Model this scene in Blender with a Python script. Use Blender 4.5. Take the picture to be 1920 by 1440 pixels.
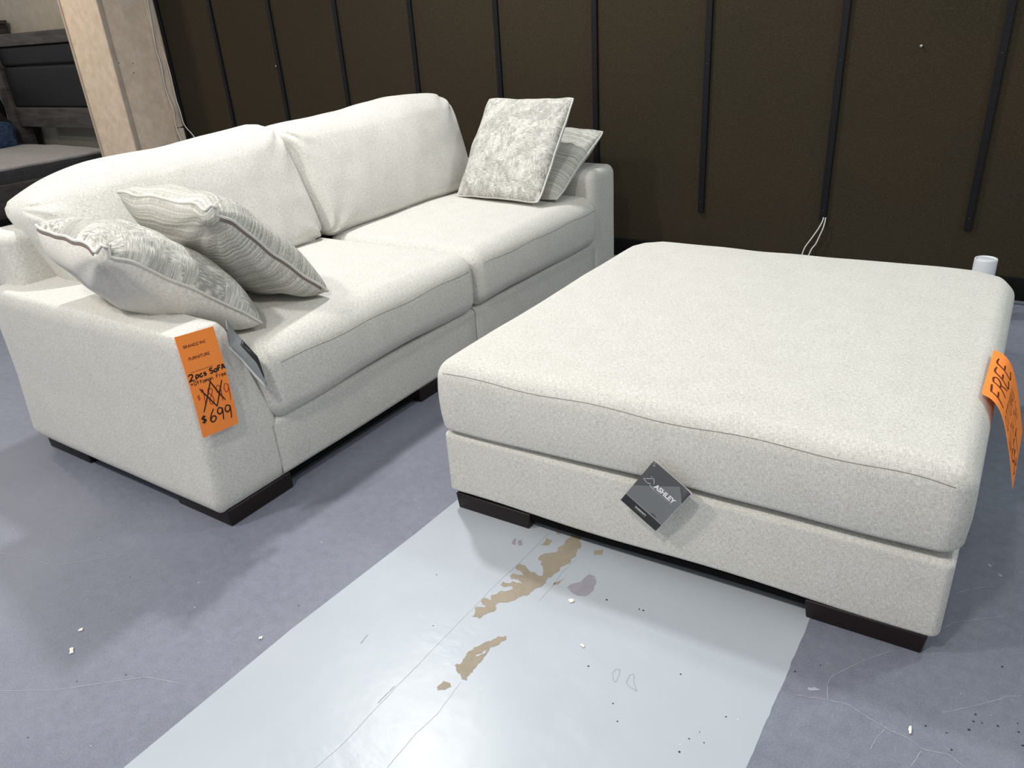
import bpy, bmesh, math, random
from mathutils import Vector, Matrix, noise

for o in list(bpy.data.objects):
    bpy.data.objects.remove(o, do_unlink=True)
SC = bpy.context.scene
COL = SC.collection
random.seed(7)

# ------------------------------------------------------------------ camera
cam_d = bpy.data.cameras.new('camera')
cam_d.sensor_fit = 'HORIZONTAL'
cam_d.sensor_width = 36.0
cam_d.lens = 26.678
cam_d.clip_start = 0.02
cam = bpy.data.objects.new('camera', cam_d)
COL.objects.link(cam)
RX = [[0.834742, 0.546978, -0.063411], [0.190889, -0.39547, -0.898423], [-0.516495, 0.737847, -0.434528]]
r_, d_, f_ = [Vector(v) for v in RX]
m3 = Matrix((r_, -d_, -f_)).transposed()
cam.matrix_world = Matrix.Translation((0, 0, 1.287)) @ m3.to_4x4()
SC.camera = cam

# ------------------------------------------------------------------ world + lamps + exposure
W = bpy.data.worlds.new('world')
SC.world = W
W.use_nodes = True
W.node_tree.nodes['Background'].inputs[0].default_value = (0.93, 0.985, 1.0, 1)
W.node_tree.nodes['Background'].inputs[1].default_value = 0.46
SC.view_settings.view_transform = 'Standard'
SC.view_settings.look = 'None'
SC.view_settings.gamma = 1.0
SC.view_settings.use_curve_mapping = False
SC.view_settings.exposure = 0.13


def area(name, loc, target, size, power, color):
    l = bpy.data.lights.new(name, 'AREA')
    l.shape = 'DISK'
    l.size = size
    l.energy = power
    l.color = color
    o = bpy.data.objects.new(name, l)
    COL.objects.link(o)
    o.location = loc
    dr = Vector(target) - Vector(loc)
    o.rotation_euler = dr.to_track_quat('-Z', 'Y').to_euler()
    return o


area('ceiling_or_fill_lamp', (-2.7, 2.5, 3.3), (-1.6, 2.0, 0), 0.22, 61, (1.0, 0.985, 0.96))
area('ceiling_or_fill_lamp', (-2.6, -0.6, 3.3), (-1.8, 1.6, 0), 0.25, 47, (1.0, 0.95, 0.88))
area('ceiling_or_fill_lamp', (1.2, 3.0, 3.3), (0.0, 1.8, 0), 0.3, 27, (0.90, 1.0, 0.96))  # added fill for the right-facing sides; no fixture known over there
area('ceiling_or_fill_lamp', (-0.75, -0.7, 3.3), (-0.5, 1.2, 0), 0.3, 40, (1.0, 0.94, 0.87))
area('ceiling_or_fill_lamp', (-7.0, 1.8, 3.0), (-6.4, 3.6, 1.2), 0.3, 33, (1.0, 0.82, 0.60))


# ------------------------------------------------------------------ node helpers
def new_mat(name):
    m = bpy.data.materials.new(name)
    m.use_nodes = True
    nt = m.node_tree
    b = nt.nodes['Principled BSDF']
    return m, nt, b


def nd(nt, t, **kw):
    n = nt.nodes.new(t)
    for k, v in kw.items():
        setattr(n, k, v)
    return n


def lk(nt, a, b):
    nt.links.new(a, b)


def mapped(nt, src, scale, rot=(0, 0, 0)):
    mp = nd(nt, 'ShaderNodeMapping')
    mp.inputs['Scale'].default_value = scale
    mp.inputs['Rotation'].default_value = rot
    lk(nt, src, mp.inputs['Vector'])
    return mp.outputs[0]


def noise_t(nt, vec, scale=1.0, detail=2.0, rough=0.5):
    n = nd(nt, 'ShaderNodeTexNoise')
    n.inputs['Scale'].default_value = scale
    n.inputs['Detail'].default_value = detail
    n.inputs['Roughness'].default_value = rough
    lk(nt, vec, n.inputs['Vector'])
    return n.outputs['Fac']


def math_n(nt, op, a, b=None, clamp=False):
    n = nd(nt, 'ShaderNodeMath', operation=op)
    n.use_clamp = clamp
    for i, v in enumerate((a, b)):
        if v is None:
            continue
        if isinstance(v, (int, float)):
            n.inputs[i].default_value = v
        else:
            lk(nt, v, n.inputs[i])
    return n.outputs[0]


def ramp(nt, fac, stops):
    n = nd(nt, 'ShaderNodeValToRGB')
    e = n.color_ramp.elements
    while len(e) < len(stops):
        e.new(0.5)
    for i, (p, c) in enumerate(stops):
        e[i].position = p
        e[i].color = (*c, 1)
    lk(nt, fac, n.inputs[0])
    return n.outputs[0]


def mixc(nt, fac, a, b):
    n = nd(nt, 'ShaderNodeMix', data_type='RGBA')
    for sock, v in ((n.inputs['Factor'], fac), (n.inputs['A'], a), (n.inputs['B'], b)):
        if isinstance(v, (int, float)):
            sock.default_value = v
        elif isinstance(v, tuple):
            sock.default_value = (*v, 1)
        else:
            lk(nt, v, sock)
    return [o for o in n.outputs if o.type == 'RGBA'][0]


def sock(n, name, typ):
    return [s for s in n.inputs if s.name == name and s.type == typ][0]


def mixc(nt, fac, a, b):
    n = nd(nt, 'ShaderNodeMix', data_type='RGBA')
    f, sa, sb = sock(n, 'Factor', 'VALUE'), sock(n, 'A', 'RGBA'), sock(n, 'B', 'RGBA')
    for s, v in ((f, fac), (sa, a), (sb, b)):
        if isinstance(v, (int, float)):
            s.default_value = v
        elif isinstance(v, tuple):
            s.default_value = (*v, 1)
        else:
            lk(nt, v, s)
    return [o for o in n.outputs if o.type == 'RGBA'][0]


def bump(nt, b, h, strength, dist):
    n = nd(nt, 'ShaderNodeBump')
    n.inputs['Strength'].default_value = strength
    n.inputs['Distance'].default_value = dist
    lk(nt, h, n.inputs['Height'])
    lk(nt, n.outputs[0], b.inputs['Normal'])


def uvsrc(nt):
    return nd(nt, 'ShaderNodeTexCoord').outputs['UV']


def srgb(r, g, b):
    f = lambda c: (c / 255 / 12.92) if c / 255 <= 0.04045 else ((c / 255 + 0.055) / 1.055) ** 2.4
    return (f(r), f(g), f(b))


def plain(name, col, rough=0.6, metal=0.0, spec=0.5):
    m, nt, b = new_mat(name)
    b.inputs['Base Color'].default_value = (*col, 1)
    b.inputs['Roughness'].default_value = rough
    b.inputs['Metallic'].default_value = metal
    b.inputs['Specular IOR Level'].default_value = spec
    return m


# ------------------------------------------------------------------ materials
def fabric(name, dark, light, k=1.0, bstr=0.35):
    m, nt, b = new_mat(name)
    uv = uvsrc(nt)
    a = noise_t(nt, mapped(nt, uv, (640 * k, 95 * k, 1)), 1, 1.5)
    c = noise_t(nt, mapped(nt, uv, (95 * k, 640 * k, 1)), 1, 1.5)
    big = noise_t(nt, mapped(nt, uv, (14, 14, 1)), 1, 3)
    slub = noise_t(nt, mapped(nt, uv, (300 * k, 9 * k, 1)), 1, 1.0)
    slub2 = noise_t(nt, mapped(nt, uv, (9 * k, 300 * k, 1)), 1, 1.0)
    mx = math_n(nt, 'MAXIMUM', a, c)
    mn = math_n(nt, 'MINIMUM', a, c)
    s = math_n(nt, 'ADD', math_n(nt, 'MULTIPLY', mx, 0.6), math_n(nt, 'MULTIPLY', mn, 0.6))
    s2 = math_n(nt, 'ADD', s, math_n(nt, 'MULTIPLY', math_n(nt, 'SUBTRACT', big, 0.5), 0.10))
    s2 = math_n(nt, 'ADD', s2, math_n(nt, 'MULTIPLY', math_n(nt, 'SUBTRACT', math_n(nt, 'MAXIMUM', slub, slub2), 0.58), 0.22))
    col = ramp(nt, s2, [(0.43, dark), (0.75, light)])
    lk(nt, col, b.inputs['Base Color'])
    b.inputs['Roughness'].default_value = 0.95
    b.inputs['Specular IOR Level'].default_value = 0.15
    b.inputs['Sheen Weight'].default_value = 0.12
    b.inputs['Sheen Roughness'].default_value = 0.6
    bump(nt, b, s, bstr, 0.002)
    return m


LINEN = fabric('linen_weave', srgb(184, 181, 175), srgb(223, 221, 216), 1.0, 0.25)
ZIPPER = plain('zipper_tape', srgb(124, 112, 106), 0.8, 0, 0.2)
LINEN_SEAM = plain('seam_thread', srgb(136, 132, 125), 0.9, 0, 0.1)
PLAIN_BACK = fabric('chenille_plain', srgb(200, 195, 187), srgb(228, 225, 219), 1.0, 0.15)
PIPING = fabric('piping_cloth', srgb(186, 184, 178), srgb(224, 222, 216), 2.0, 0.1)


def patchy():
    m, nt, b = new_mat('patchwork_jacquard')
    uv = uvsrc(nt)

    def cell(scale):
        v = nd(nt, 'ShaderNodeTexVoronoi', distance='CHEBYCHEV', feature='F1')
        v.inputs['Scale'].default_value = 1.0
        v.inputs['Randomness'].default_value = 0.85
        lk(nt, mapped(nt, uv, scale), v.inputs['Vector'])
        s = nd(nt, 'ShaderNodeSeparateColor')
        lk(nt, v.outputs['Color'], s.inputs[0])
        return s.outputs[0], s.outputs[1]
    r1, r2 = cell((34, 26, 1))
    h = noise_t(nt, mapped(nt, uv, (42, 430, 1)), 1, 1.0)
    v_ = noise_t(nt, mapped(nt, uv, (430, 42, 1)), 1, 1.0)
    pick = math_n(nt, 'GREATER_THAN', r1, 0.42)
    lines = math_n(nt, 'ADD', math_n(nt, 'MULTIPLY', h, pick),
                   math_n(nt, 'MULTIPLY', v_, math_n(nt, 'SUBTRACT', 1.0, pick)))
    big = noise_t(nt, mapped(nt, uv, (16, 16, 1)), 1, 2)
    s = math_n(nt, 'ADD', lines, math_n(nt, 'MULTIPLY', math_n(nt, 'SUBTRACT', r2, 0.5), 0.16))
    s = math_n(nt, 'ADD', s, math_n(nt, 'MULTIPLY', math_n(nt, 'SUBTRACT', big, 0.5), 0.30))
    fine = noise_t(nt, mapped(nt, uv, (500, 500, 1)), 1, 1.0)
    s = math_n(nt, 'ADD', s, math_n(nt, 'MULTIPLY', math_n(nt, 'SUBTRACT', fine, 0.5), 0.25))
    col = ramp(nt, s, [(0.36, srgb(152, 150, 145)), (0.69, srgb(218, 216, 210))])
    lk(nt, col, b.inputs['Base Color'])
    b.inputs['Roughness'].default_value = 0.9
    b.inputs['Specular IOR Level'].default_value = 0.2
    bump(nt, b, s, 0.4, 0.003)
    return m


def striped():
    m, nt, b = new_mat('ribbed_stripe')
    uv = uvsrc(nt)
    band = noise_t(nt, mapped(nt, uv, (0.7, 175, 1)), 1, 2.0, 0.6)
    fine = noise_t(nt, mapped(nt, uv, (2, 520, 1)), 1, 1.0)
    dash = noise_t(nt, mapped(nt, uv, (330, 150, 1)), 1, 1.0)
    s = math_n(nt, 'ADD', math_n(nt, 'MULTIPLY', band, 0.75), math_n(nt, 'MULTIPLY', fine, 0.35))
    s = math_n(nt, 'ADD', s, math_n(nt, 'MULTIPLY', math_n(nt, 'SUBTRACT', dash, 0.5), 0.40))
    col = ramp(nt, s, [(0.41, srgb(156, 154, 148)), (0.69, srgb(217, 215, 208))])
    lk(nt, col, b.inputs['Base Color'])
    b.inputs['Roughness'].default_value = 0.9
    b.inputs['Specular IOR Level'].default_value = 0.2
    bump(nt, b, s, 0.4, 0.003)
    return m


PATCHY = patchy()
STRIPED = striped()
ESPRESSO = plain('espresso_wood', srgb(27, 16, 17), 0.45, 0, 0.35)
ORANGE = plain('fluorescent_orange_paper', (1.0, 0.29, 0.06), 0.75, 0, 0.2)
INK = plain('black_marker', srgb(24, 12, 10), 0.6)
INK_RED = plain('red_marker', srgb(165, 22, 14), 0.6)
PRINT = plain('printed_ink', srgb(80, 32, 16), 0.7)
CARD_DARK = plain('card_dark_grey', srgb(78, 79, 83), 0.45)
CARD_MID = plain('card_mid_grey', srgb(112, 114, 118), 0.45)
CARD_BLACK = plain('card_black', srgb(28, 29, 32), 0.4)
CARD_WHITE = plain('card_white', srgb(228, 228, 228), 0.6)
CARD_GREY = plain('card_pale_grey', srgb(138, 141, 144), 0.6)
BLACK_METAL = plain('black_metal', srgb(12, 12, 20), 0.45, 0.0)
WHITE_PLASTIC = plain('white_plastic', srgb(222, 225, 230), 0.4)
GREY_PLASTIC = plain('grey_recess', srgb(96, 99, 105), 0.7)
CABLE_WHITE = plain('white_cable', srgb(215, 212, 205), 0.5)
CABLE_GREY = plain('grey_cable', srgb(165, 160, 152), 0.5)
STEEL = plain('steel', srgb(190, 188, 184), 0.35, 0.9)
BLACK_TRIM = plain('black_vinyl', srgb(8, 8, 10), 0.75, 0, 0.2)
DUST_COVER = plain('black_dust_cover', srgb(10, 10, 12), 0.9, 0, 0.1)
INK_BROWN = plain('brown_marker', srgb(96, 30, 8), 0.7)


def upright_mat():
    m, nt, b = new_mat('slotted_black_metal')
    tc = nd(nt, 'ShaderNodeTexCoord')
    s = nd(nt, 'ShaderNodeSeparateXYZ')
    lk(nt, tc.outputs['Object'], s.inputs[0])
    w = math_n(nt, 'FRACT', math_n(nt, 'MULTIPLY', s.outputs[2], 31.0))
    slot = math_n(nt, 'GREATER_THAN', w, 0.55)
    inx = math_n(nt, 'LESS_THAN', math_n(nt, 'ABSOLUTE', math_n(nt, 'SUBTRACT', math_n(nt, 'ABSOLUTE', s.outputs[0]), 0.0065)), 0.0022)
    f = math_n(nt, 'MULTIPLY', slot, inx)
    lk(nt, mixc(nt, f, srgb(11, 11, 17), srgb(3, 3, 5)), b.inputs['Base Color'])
    b.inputs['Roughness'].default_value = 0.6
    b.inputs['Specular IOR Level'].default_value = 0.25
    return m


UPRIGHT = upright_mat()


def wall_fabric():
    m, nt, b = new_mat('olive_brown_wall_fabric')
    tc = nd(nt, 'ShaderNodeTexCoord').outputs['Object']
    a = noise_t(nt, mapped(nt, tc, (300, 1, 110)), 1, 2)
    c = noise_t(nt, mapped(nt, tc, (110, 1, 300)), 1, 2)
    big = noise_t(nt, mapped(nt, tc, (1.5, 1, 1.5)), 1, 2)
    sp = math_n(nt, 'MAXIMUM', a, c)
    base = mixc(nt, big, srgb(47, 44, 34), srgb(56, 46, 36))
    f = math_n(nt, 'MULTIPLY', math_n(nt, 'SUBTRACT', sp, 0.54), 2.2, True)
    col = mixc(nt, f, base, srgb(80, 74, 60))
    lk(nt, col, b.inputs['Base Color'])
    b.inputs['Roughness'].default_value = 0.95
    b.inputs['Specular IOR Level'].default_value = 0.1
    bump(nt, b, sp, 0.3, 0.003)
    return m


def beige(name, c0, c1):
    m, nt, b = new_mat(name)
    tc = nd(nt, 'ShaderNodeTexCoord').outputs['Object']
    a = noise_t(nt, tc, 14, 5, 0.6)
    lk(nt, ramp(nt, a, [(0.35, c0), (0.65, c1)]), b.inputs['Base Color'])
    b.inputs['Roughness'].default_value = 0.7
    bump(nt, b, a, 0.1, 0.004)
    return m


WALLF = wall_fabric()
BEIGE = beige('mottled_beige_laminate', srgb(206, 188, 168), srgb(223, 206, 187))
BEIGE_TRIM = beige('beige_trim', srgb(170, 156, 141), srgb(184, 170, 154))
PALE_WALL = beige('pale_wall_paint', srgb(150, 143, 133), srgb(160, 153, 143))
CREAM_TRIM = beige('cream_trim', srgb(186, 180, 164), srgb(192, 186, 170))


def floor_mat(name, c0, c1, c2, rough, glossy=0.4):
    m, nt, b = new_mat(name)
    tc = nd(nt, 'ShaderNodeTexCoord').outputs['Object']
    big = noise_t(nt, tc, 2.2, 5, 0.6)
    mid = noise_t(nt, tc, 38, 5, 0.65)
    scr = noise_t(nt, mapped(nt, tc, (150, 50, 1), (0, 0, 0.7)), 1, 3, 0.6)
    scr2 = noise_t(nt, mapped(nt, tc, (40, 190, 1), (0, 0, 0.3)), 1, 3, 0.6)
    s = math_n(nt, 'ADD', math_n(nt, 'MULTIPLY', big, 0.55), math_n(nt, 'MULTIPLY', mid, 0.45))
    col = ramp(nt, s, [(0.36, c0), (0.62, c1)])
    mk = math_n(nt, 'MULTIPLY', math_n(nt, 'SUBTRACT', math_n(nt, 'MAXIMUM', scr, scr2), 0.66), 6.0, True)
    col = mixc(nt, math_n(nt, 'MULTIPLY', mk, 0.5), col, c2)
    fine = noise_t(nt, tc, 260, 3, 0.7)
    col = mixc(nt, math_n(nt, 'MULTIPLY', math_n(nt, 'SUBTRACT', fine, 0.44), 0.85, True), col, c2)
    lk(nt, col, b.inputs['Base Color'])
    lk(nt, ramp(nt, mid, [(0.3, (rough - .06,) * 3), (0.7, (rough + .08,) * 3)]), b.inputs['Roughness'])
    b.inputs['Specular IOR Level'].default_value = glossy
    bump(nt, b, mid, 0.08, 0.003)
    return m


def stripe_mat():
    m, nt, b = new_mat('pale_epoxy_paint')
    tc = nd(nt, 'ShaderNodeTexCoord').outputs['Object']
    big = noise_t(nt, tc, 3.0, 4, 0.5)
    lump = noise_t(nt, mapped(nt, tc, (16, 26, 1)), 1, 3, 0.5)
    fine = noise_t(nt, tc, 60, 3, 0.5)
    lk(nt, ramp(nt, big, [(0.3, srgb(174, 181, 189)), (0.7, srgb(182, 189, 198))]), b.inputs['Base Color'])
    b.inputs['Roughness'].default_value = 0.33
    b.inputs['Specular IOR Level'].default_value = 0.45
    h = math_n(nt, 'ADD', lump, math_n(nt, 'MULTIPLY', fine, 0.15))
    bump(nt, b, math_n(nt, 'MULTIPLY', h, math_n(nt, 'MULTIPLY', math_n(nt, 'SUBTRACT', big, 0.46), 4.0, True)), 0.25, 0.008)
    return m


FLOOR = floor_mat('worn_purple_grey_paint', srgb(109, 113, 127), srgb(125, 129, 143), srgb(175, 179, 192), 0.42)
STRIPE = stripe_mat()
BARE = floor_mat('bare_tan_concrete', srgb(146, 136, 120), srgb(164, 153, 136), srgb(176, 166, 150), 0.6, 0.25)
OLDPAINT = floor_mat('old_purple_paint', srgb(142, 138, 150), srgb(158, 154, 166), srgb(175, 172, 180), 0.45)
CRACK = plain('floor_crack', srgb(164, 164, 176), 0.6)
SEAML = plain('floor_seam_line', srgb(164, 171, 178), 0.5)  # thin seam lines, a touch darker than the pale stripe paint
SPECK = plain('dark_speck', srgb(34, 34, 38), 0.6)
FLAKE = plain('white_flake', srgb(235, 232, 222), 0.7)
CONTACT = plain('stain_outline', srgb(160, 162, 166), 0.5)


# ------------------------------------------------------------------ mesh helpers
def box_uv(me):
    uvl = me.uv_layers.new(name='UVMap') if not me.uv_layers else me.uv_layers[0]
    for p in me.polygons:
        n = p.normal
        ax = max(range(3), key=lambda i: abs(n[i]))
        for li in p.loop_indices:
            c = me.vertices[me.loops[li].vertex_index].co
            uvl.data[li].uv = ((c.y, c.z), (c.x, c.z), (c.x, c.y))[ax]


def link(name, me, mat, parent=None, smooth=True, world=True, uv=True):
    """world=True: vertices are world coordinates, shifted into the parent's frame."""
    if parent is not None and world:
        inv = parent.matrix_basis.inverted()
        me.transform(inv)
    if smooth:
        for p in me.polygons:
            p.use_smooth = True
    me.update()
    if uv:
        box_uv(me)
    if mat is not None:
        for mm in (mat if isinstance(mat, (list, tuple)) else [mat]):
            me.materials.append(mm)
    o = bpy.data.objects.new(name, me)
    COL.objects.link(o)
    if parent is not None:
        o.parent = parent
    return o


def thing(name, label, cat, loc=(0, 0, 0), rotz=0.0, group=None):
    o = bpy.data.objects.new(name, None)
    o.empty_display_size = 0.1
    COL.objects.link(o)
    o.matrix_basis = Matrix.Translation(loc) @ Matrix.Rotation(rotz, 4, 'Z')
    tag(o, label, cat, group)
    return o


def tag(o, label, cat, group=None):
    o['label'] = label
    o['category'] = cat
    if group:
        o['group'] = group
    return o


def struct(o):
    o['kind'] = 'structure'
    return o


def bm_mesh(bm, name='mesh'):
    me = bpy.data.meshes.new(name)
    bmesh.ops.recalc_face_normals(bm, faces=bm.faces[:])
    bm.to_mesh(me)
    bm.free()
    return me


def rbox(lo, hi, rad, seg=5, step=0.05, deform=None):
    """Rounded box between two corners; rad is (rx, ry, rz); sampled so it can be softened by deform(co, uvw)."""
    lo, hi = Vector(lo), Vector(hi)
    c = (lo + hi) / 2
    h = (hi - lo) / 2
    if isinstance(rad, (int, float)):
        rad = (rad,) * 3
    rad = list(rad)
    zlo = rad[3] if len(rad) > 3 else rad[2]
    hiR = [min(r, hh * 0.999) for r, hh in zip(rad[:3], h)]
    loR = [hiR[0], hiR[1], min(zlo, h[2] * 0.999)]
    cHi = [hh - r for hh, r in zip(h, hiR)]
    cLo = [hh - r for hh, r in zip(h, loR)]
    coords = []
    for i in range(3):
        n = max(1, int(round((cLo[i] + cHi[i]) / step)))
        mid = [-cLo[i] + (cLo[i] + cHi[i]) * k / n for k in range(n + 1)]
        edge = [math.tan(math.pi / 4 * k / seg) for k in range(1, seg + 1)]
        coords.append([-cLo[i] - loR[i] * e for e in reversed(edge)] + mid + [cHi[i] + hiR[i] * e for e in edge])
    bm = bmesh.new()
    cache = {}

    def vert(p):
        key = tuple(round(x, 6) for x in p)
        if key in cache:
            return cache[key]
        q = [max(-cLo[i], min(cHi[i], p[i])) for i in range(3)]
        R_ = [hiR[i] if p[i] > 0 else loR[i] for i in range(3)]
        d = Vector([(p[i] - q[i]) / R_[i] for i in range(3)])
        if d.length > 1e-9:
            d.normalize()
        co = Vector([q[i] + R_[i] * d[i] for i in range(3)])
        u = [co[i] / h[i] for i in range(3)]
        co = co + c
        if deform:
            co = deform(co, u)
        v = bm.verts.new(co)
        cache[key] = v
        return v

    for ax in range(3):
        a, b = [i for i in range(3) if i != ax]
        for sgn in (-1, 1):
            A, B = coords[a], coords[b]
            for i in range(len(A) - 1):
                for j in range(len(B) - 1):
                    vs = []
                    for ii, jj in ((i, j), (i + 1, j), (i + 1, j + 1), (i, j + 1)):
                        p = [0, 0, 0]
                        p[ax] = sgn * h[ax]
                        p[a] = A[ii]
                        p[b] = B[jj]
                        vs.append(vert(p))
                    if len(set(vs)) >= 3:
                        try:
                            bm.faces.new(vs)
                        except ValueError:
                            pass
    return bm_mesh(bm)


def tube(pts, r, sides=8, closed=False, smooth_n=0):
    pts = [Vector(p) for p in pts]
    if smooth_n:
        pts = catmull(pts, smooth_n, closed)
    bm = bmesh.new()
    n = len(pts)
    rings = []
    up = Vector((0.13, 0.21, 0.97)).normalized()
    for i, p in enumerate(pts):
        a = pts[(i - 1) % n] if (closed or i > 0) else p
        b = pts[(i + 1) % n] if (closed or i < n - 1) else p
        t = (b - a).normalized()
        s = t.cross(up)
        if s.length < 1e-4:
            s = t.cross(Vector((1, 0, 0)))
        s.normalize()
        w = s.cross(t)
        rings.append([bm.verts.new(p + r * (math.cos(2 * math.pi * k / sides) * s + math.sin(2 * math.pi * k / sides) * w)) for k in range(sides)])
    for i in range(n if closed else n - 1):
        A, B = rings[i], rings[(i + 1) % n]
        for k in range(sides):
            bm.faces.new((A[k], A[(k + 1) % sides], B[(k + 1) % sides], B[k]))
    if not closed:
        bm.faces.new(rings[0])
        bm.faces.new(rings[-1])
    return bm_mesh(bm)


def catmull(P, n, closed=False):
    out = []
    N = len(P)
    rng = range(N if closed else N - 1)
    for i in rng:
        p0 = P[(i - 1) % N] if (closed or i > 0) else P[i]
        p1 = P[i]
        p2 = P[(i + 1) % N]
        p3 = P[(i + 2) % N] if (closed or i < N - 2) else p2
        for k in range(n):
            t = k / n
            out.append(0.5 * ((2 * p1) + (p2 - p0) * t + (2 * p0 - 5 * p1 + 4 * p2 - p3) * t * t + (3 * p1 - p0 - 3 * p2 + p3) * t ** 3))
    if not closed:
        out.append(P[-1])
    return out


def joined(meshes):
    bm = bmesh.new()
    for m in meshes:
        bm.from_mesh(m)
        bpy.data.meshes.remove(m)
    me = bpy.data.meshes.new('mesh')
    bm.to_mesh(me)
    bm.free()
    return me


def nz(co, s, seed=0.0):
    return noise.noise(Vector((co[0] * s + seed, co[1] * s - seed * 0.7, co[2] * s + seed * 1.3)))


# ------------------------------------------------------------------ floor
def jag(poly, amp, depth=2):
    pts = [Vector((p[0], p[1])) for p in poly]
    for _ in range(depth):
        out = []
        for i, a in enumerate(pts):
            b = pts[(i + 1) % len(pts)]
            d = b - a
            nrm = Vector((-d.y, d.x))
            out.append(a)
            out.append((a + b) / 2 + nrm * random.uniform(-amp, amp))
        pts = out
    return pts


def build_floor():
    bm = bmesh.new()

    def poly(pts, z, mi):
        vs = [bm.verts.new((p[0], p[1], z)) for p in pts]
        f = bm.faces.new(vs)
        f.material_index = mi
        f.normal_update()
        if f.normal.z < 0:
            f.normal_flip()

    def strip(pts, w, z, mi, taper=True, wob=0.0):
        P = [Vector((p[0], p[1])) for p in pts]
        Q = []
        for i in range(len(P) - 1):
            for k in range(6):
                t = k / 6
                q = P[i].lerp(P[i + 1], t)
                Q.append(q + Vector((random.uniform(-wob, wob), random.uniform(-wob, wob))))
        Q.append(P[-1])
        n = len(Q)
        L = []
        for i, q in enumerate(Q):
            d = (Q[min(i + 1, n - 1)] - Q[max(i - 1, 0)]).normalized()
            nn = Vector((-d.y, d.x))
            ww = w * (random.uniform(0.5, 1.0) if wob else 1.0)
            if taper and (i == 0 or i == n - 1):
                ww = w * 0.2
            L.append((bm.verts.new((*(q + nn * ww / 2), z)), bm.verts.new((*(q - nn * ww / 2), z))))
        for i in range(n - 1):
            f = bm.faces.new((L[i][0], L[i][1], L[i + 1][1], L[i + 1][0]))
            f.material_index = mi

    # painted slab, split around the pale walkway stripe
    poly([(-12, -3), (4, -3), (4, 4.6), (-12, 4.6)], 0.0, 0)
    left = [(-1.30, -3), (-1.273, 0.387), (-1.271, 0.821), (-1.247, 1.26), (-1.225, 2.2), (-1.20, 3.87)]
    right = [(-0.215, 3.87)]
    yy = 3.6
    while yy > -2.9:
        right.append((-0.2275 + 0.0045 * (yy - 1.2) + random.uniform(-0.0015, 0.0015), yy))
        yy -= 0.02
    right.append((-0.245, -3))
    poly(left + right, 0.0004, 1)
    P1 = [[-0.861, 1.459], [-0.833, 1.472], [-0.812, 1.43], [-0.816, 1.413], [-0.811, 1.374], [-0.81, 1.348], [-0.815, 1.311], [-0.819, 1.287], [-0.821, 1.259], [-0.827, 1.237], [-0.833, 1.218], [-0.835, 1.203], [-0.852, 1.183], [-0.86, 1.161], [-0.874, 1.148], [-0.886, 1.139], [-0.878, 1.119], [-0.884, 1.103], [-0.893, 1.09], [-0.894, 1.073], [-0.914, 1.069], [-0.916, 1.085], [-0.927, 1.104], [-0.912, 1.109], [-0.905, 1.116], [-0.925, 1.122], [-0.928, 1.136], [-0.917, 1.14], [-0.906, 1.141], [-0.915, 1.156], [-0.906, 1.174], [-0.891, 1.185], [-0.882, 1.198], [-0.891, 1.209], [-0.905, 1.196], [-0.918, 1.2], [-0.919, 1.211], [-0.898, 1.213], [-0.898, 1.224], [-0.873, 1.227], [-0.885, 1.234], [-0.906, 1.228], [-0.917, 1.236], [-0.914, 1.249], [-0.884, 1.257], [-0.919, 1.269], [-0.921, 1.29], [-0.901, 1.29], [-0.882, 1.278], [-0.868, 1.28], [-0.846, 1.275], [-0.844, 1.284], [-0.866, 1.312], [-0.888, 1.332], [-0.884, 1.357], [-0.859, 1.374], [-0.864, 1.396], [-0.857, 1.418], [-0.859, 1.442]]
    P2 = [[-0.808, 1.058], [-0.801, 1.05], [-0.806, 1.028], [-0.817, 1.014], [-0.815, 0.993], [-0.813, 0.965], [-0.811, 0.931], [-0.814, 0.918], [-0.809, 0.907], [-0.821, 0.903], [-0.832, 0.914], [-0.846, 0.917], [-0.859, 0.928], [-0.849, 0.937], [-0.852, 0.954], [-0.855, 0.974], [-0.843, 1.007], [-0.829, 1.027], [-0.823, 1.048]]
    P3 = [[-0.853, 0.879], [-0.835, 0.882], [-0.828, 0.876], [-0.836, 0.861], [-0.848, 0.853], [-0.855, 0.86]]
    z = 0.0008
    poly(jag(P1, 0.2, 3), z, 2)
    poly(jag(P2, 0.16, 3), z, 2)
    poly(jag(P3, 0.12), z, 2)
    poly(jag([(-0.914, 1.382), (-0.914, 1.416), (-0.893, 1.415), (-0.891, 1.395)], 0.2), z, 2)
    poly([(-0.903, 1.453), (-0.892, 1.459), (-0.887, 1.449), (-0.896, 1.444)], z, 2)
    poly(jag([(-0.802, 1.262), (-0.794, 1.285), (-0.786, 1.300), (-0.790, 1.275)], 0.2), z, 2)
    poly(jag([(-0.766, 1.27), (-0.762, 1.288), (-0.746, 1.306), (-0.741, 1.341), (-0.725, 1.341), (-0.712, 1.325), (-0.703, 1.293), (-0.71, 1.267), (-0.729, 1.257), (-0.75, 1.262)], 0.06), z, 3)
    poly(jag([(-0.984, 1.349), (-0.989, 1.368), (-0.984, 1.376), (-0.97, 1.352)], 0.1), z, 3)
    poly(jag([(-0.976, 1.37), (-0.968, 1.379), (-0.955, 1.36), (-0.961, 1.351)], 0.1), z, 3)
    poly(jag([(-0.775, 1.43), (-0.755, 1.445), (-0.748, 1.425), (-0.765, 1.415)], 0.1), z, 2)
    poly(jag([(-0.835, 0.975), (-0.826, 0.992), (-0.820, 1.0), (-0.824, 0.983), (-0.83, 0.968)], 0.3), 0.0011, 1)
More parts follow.
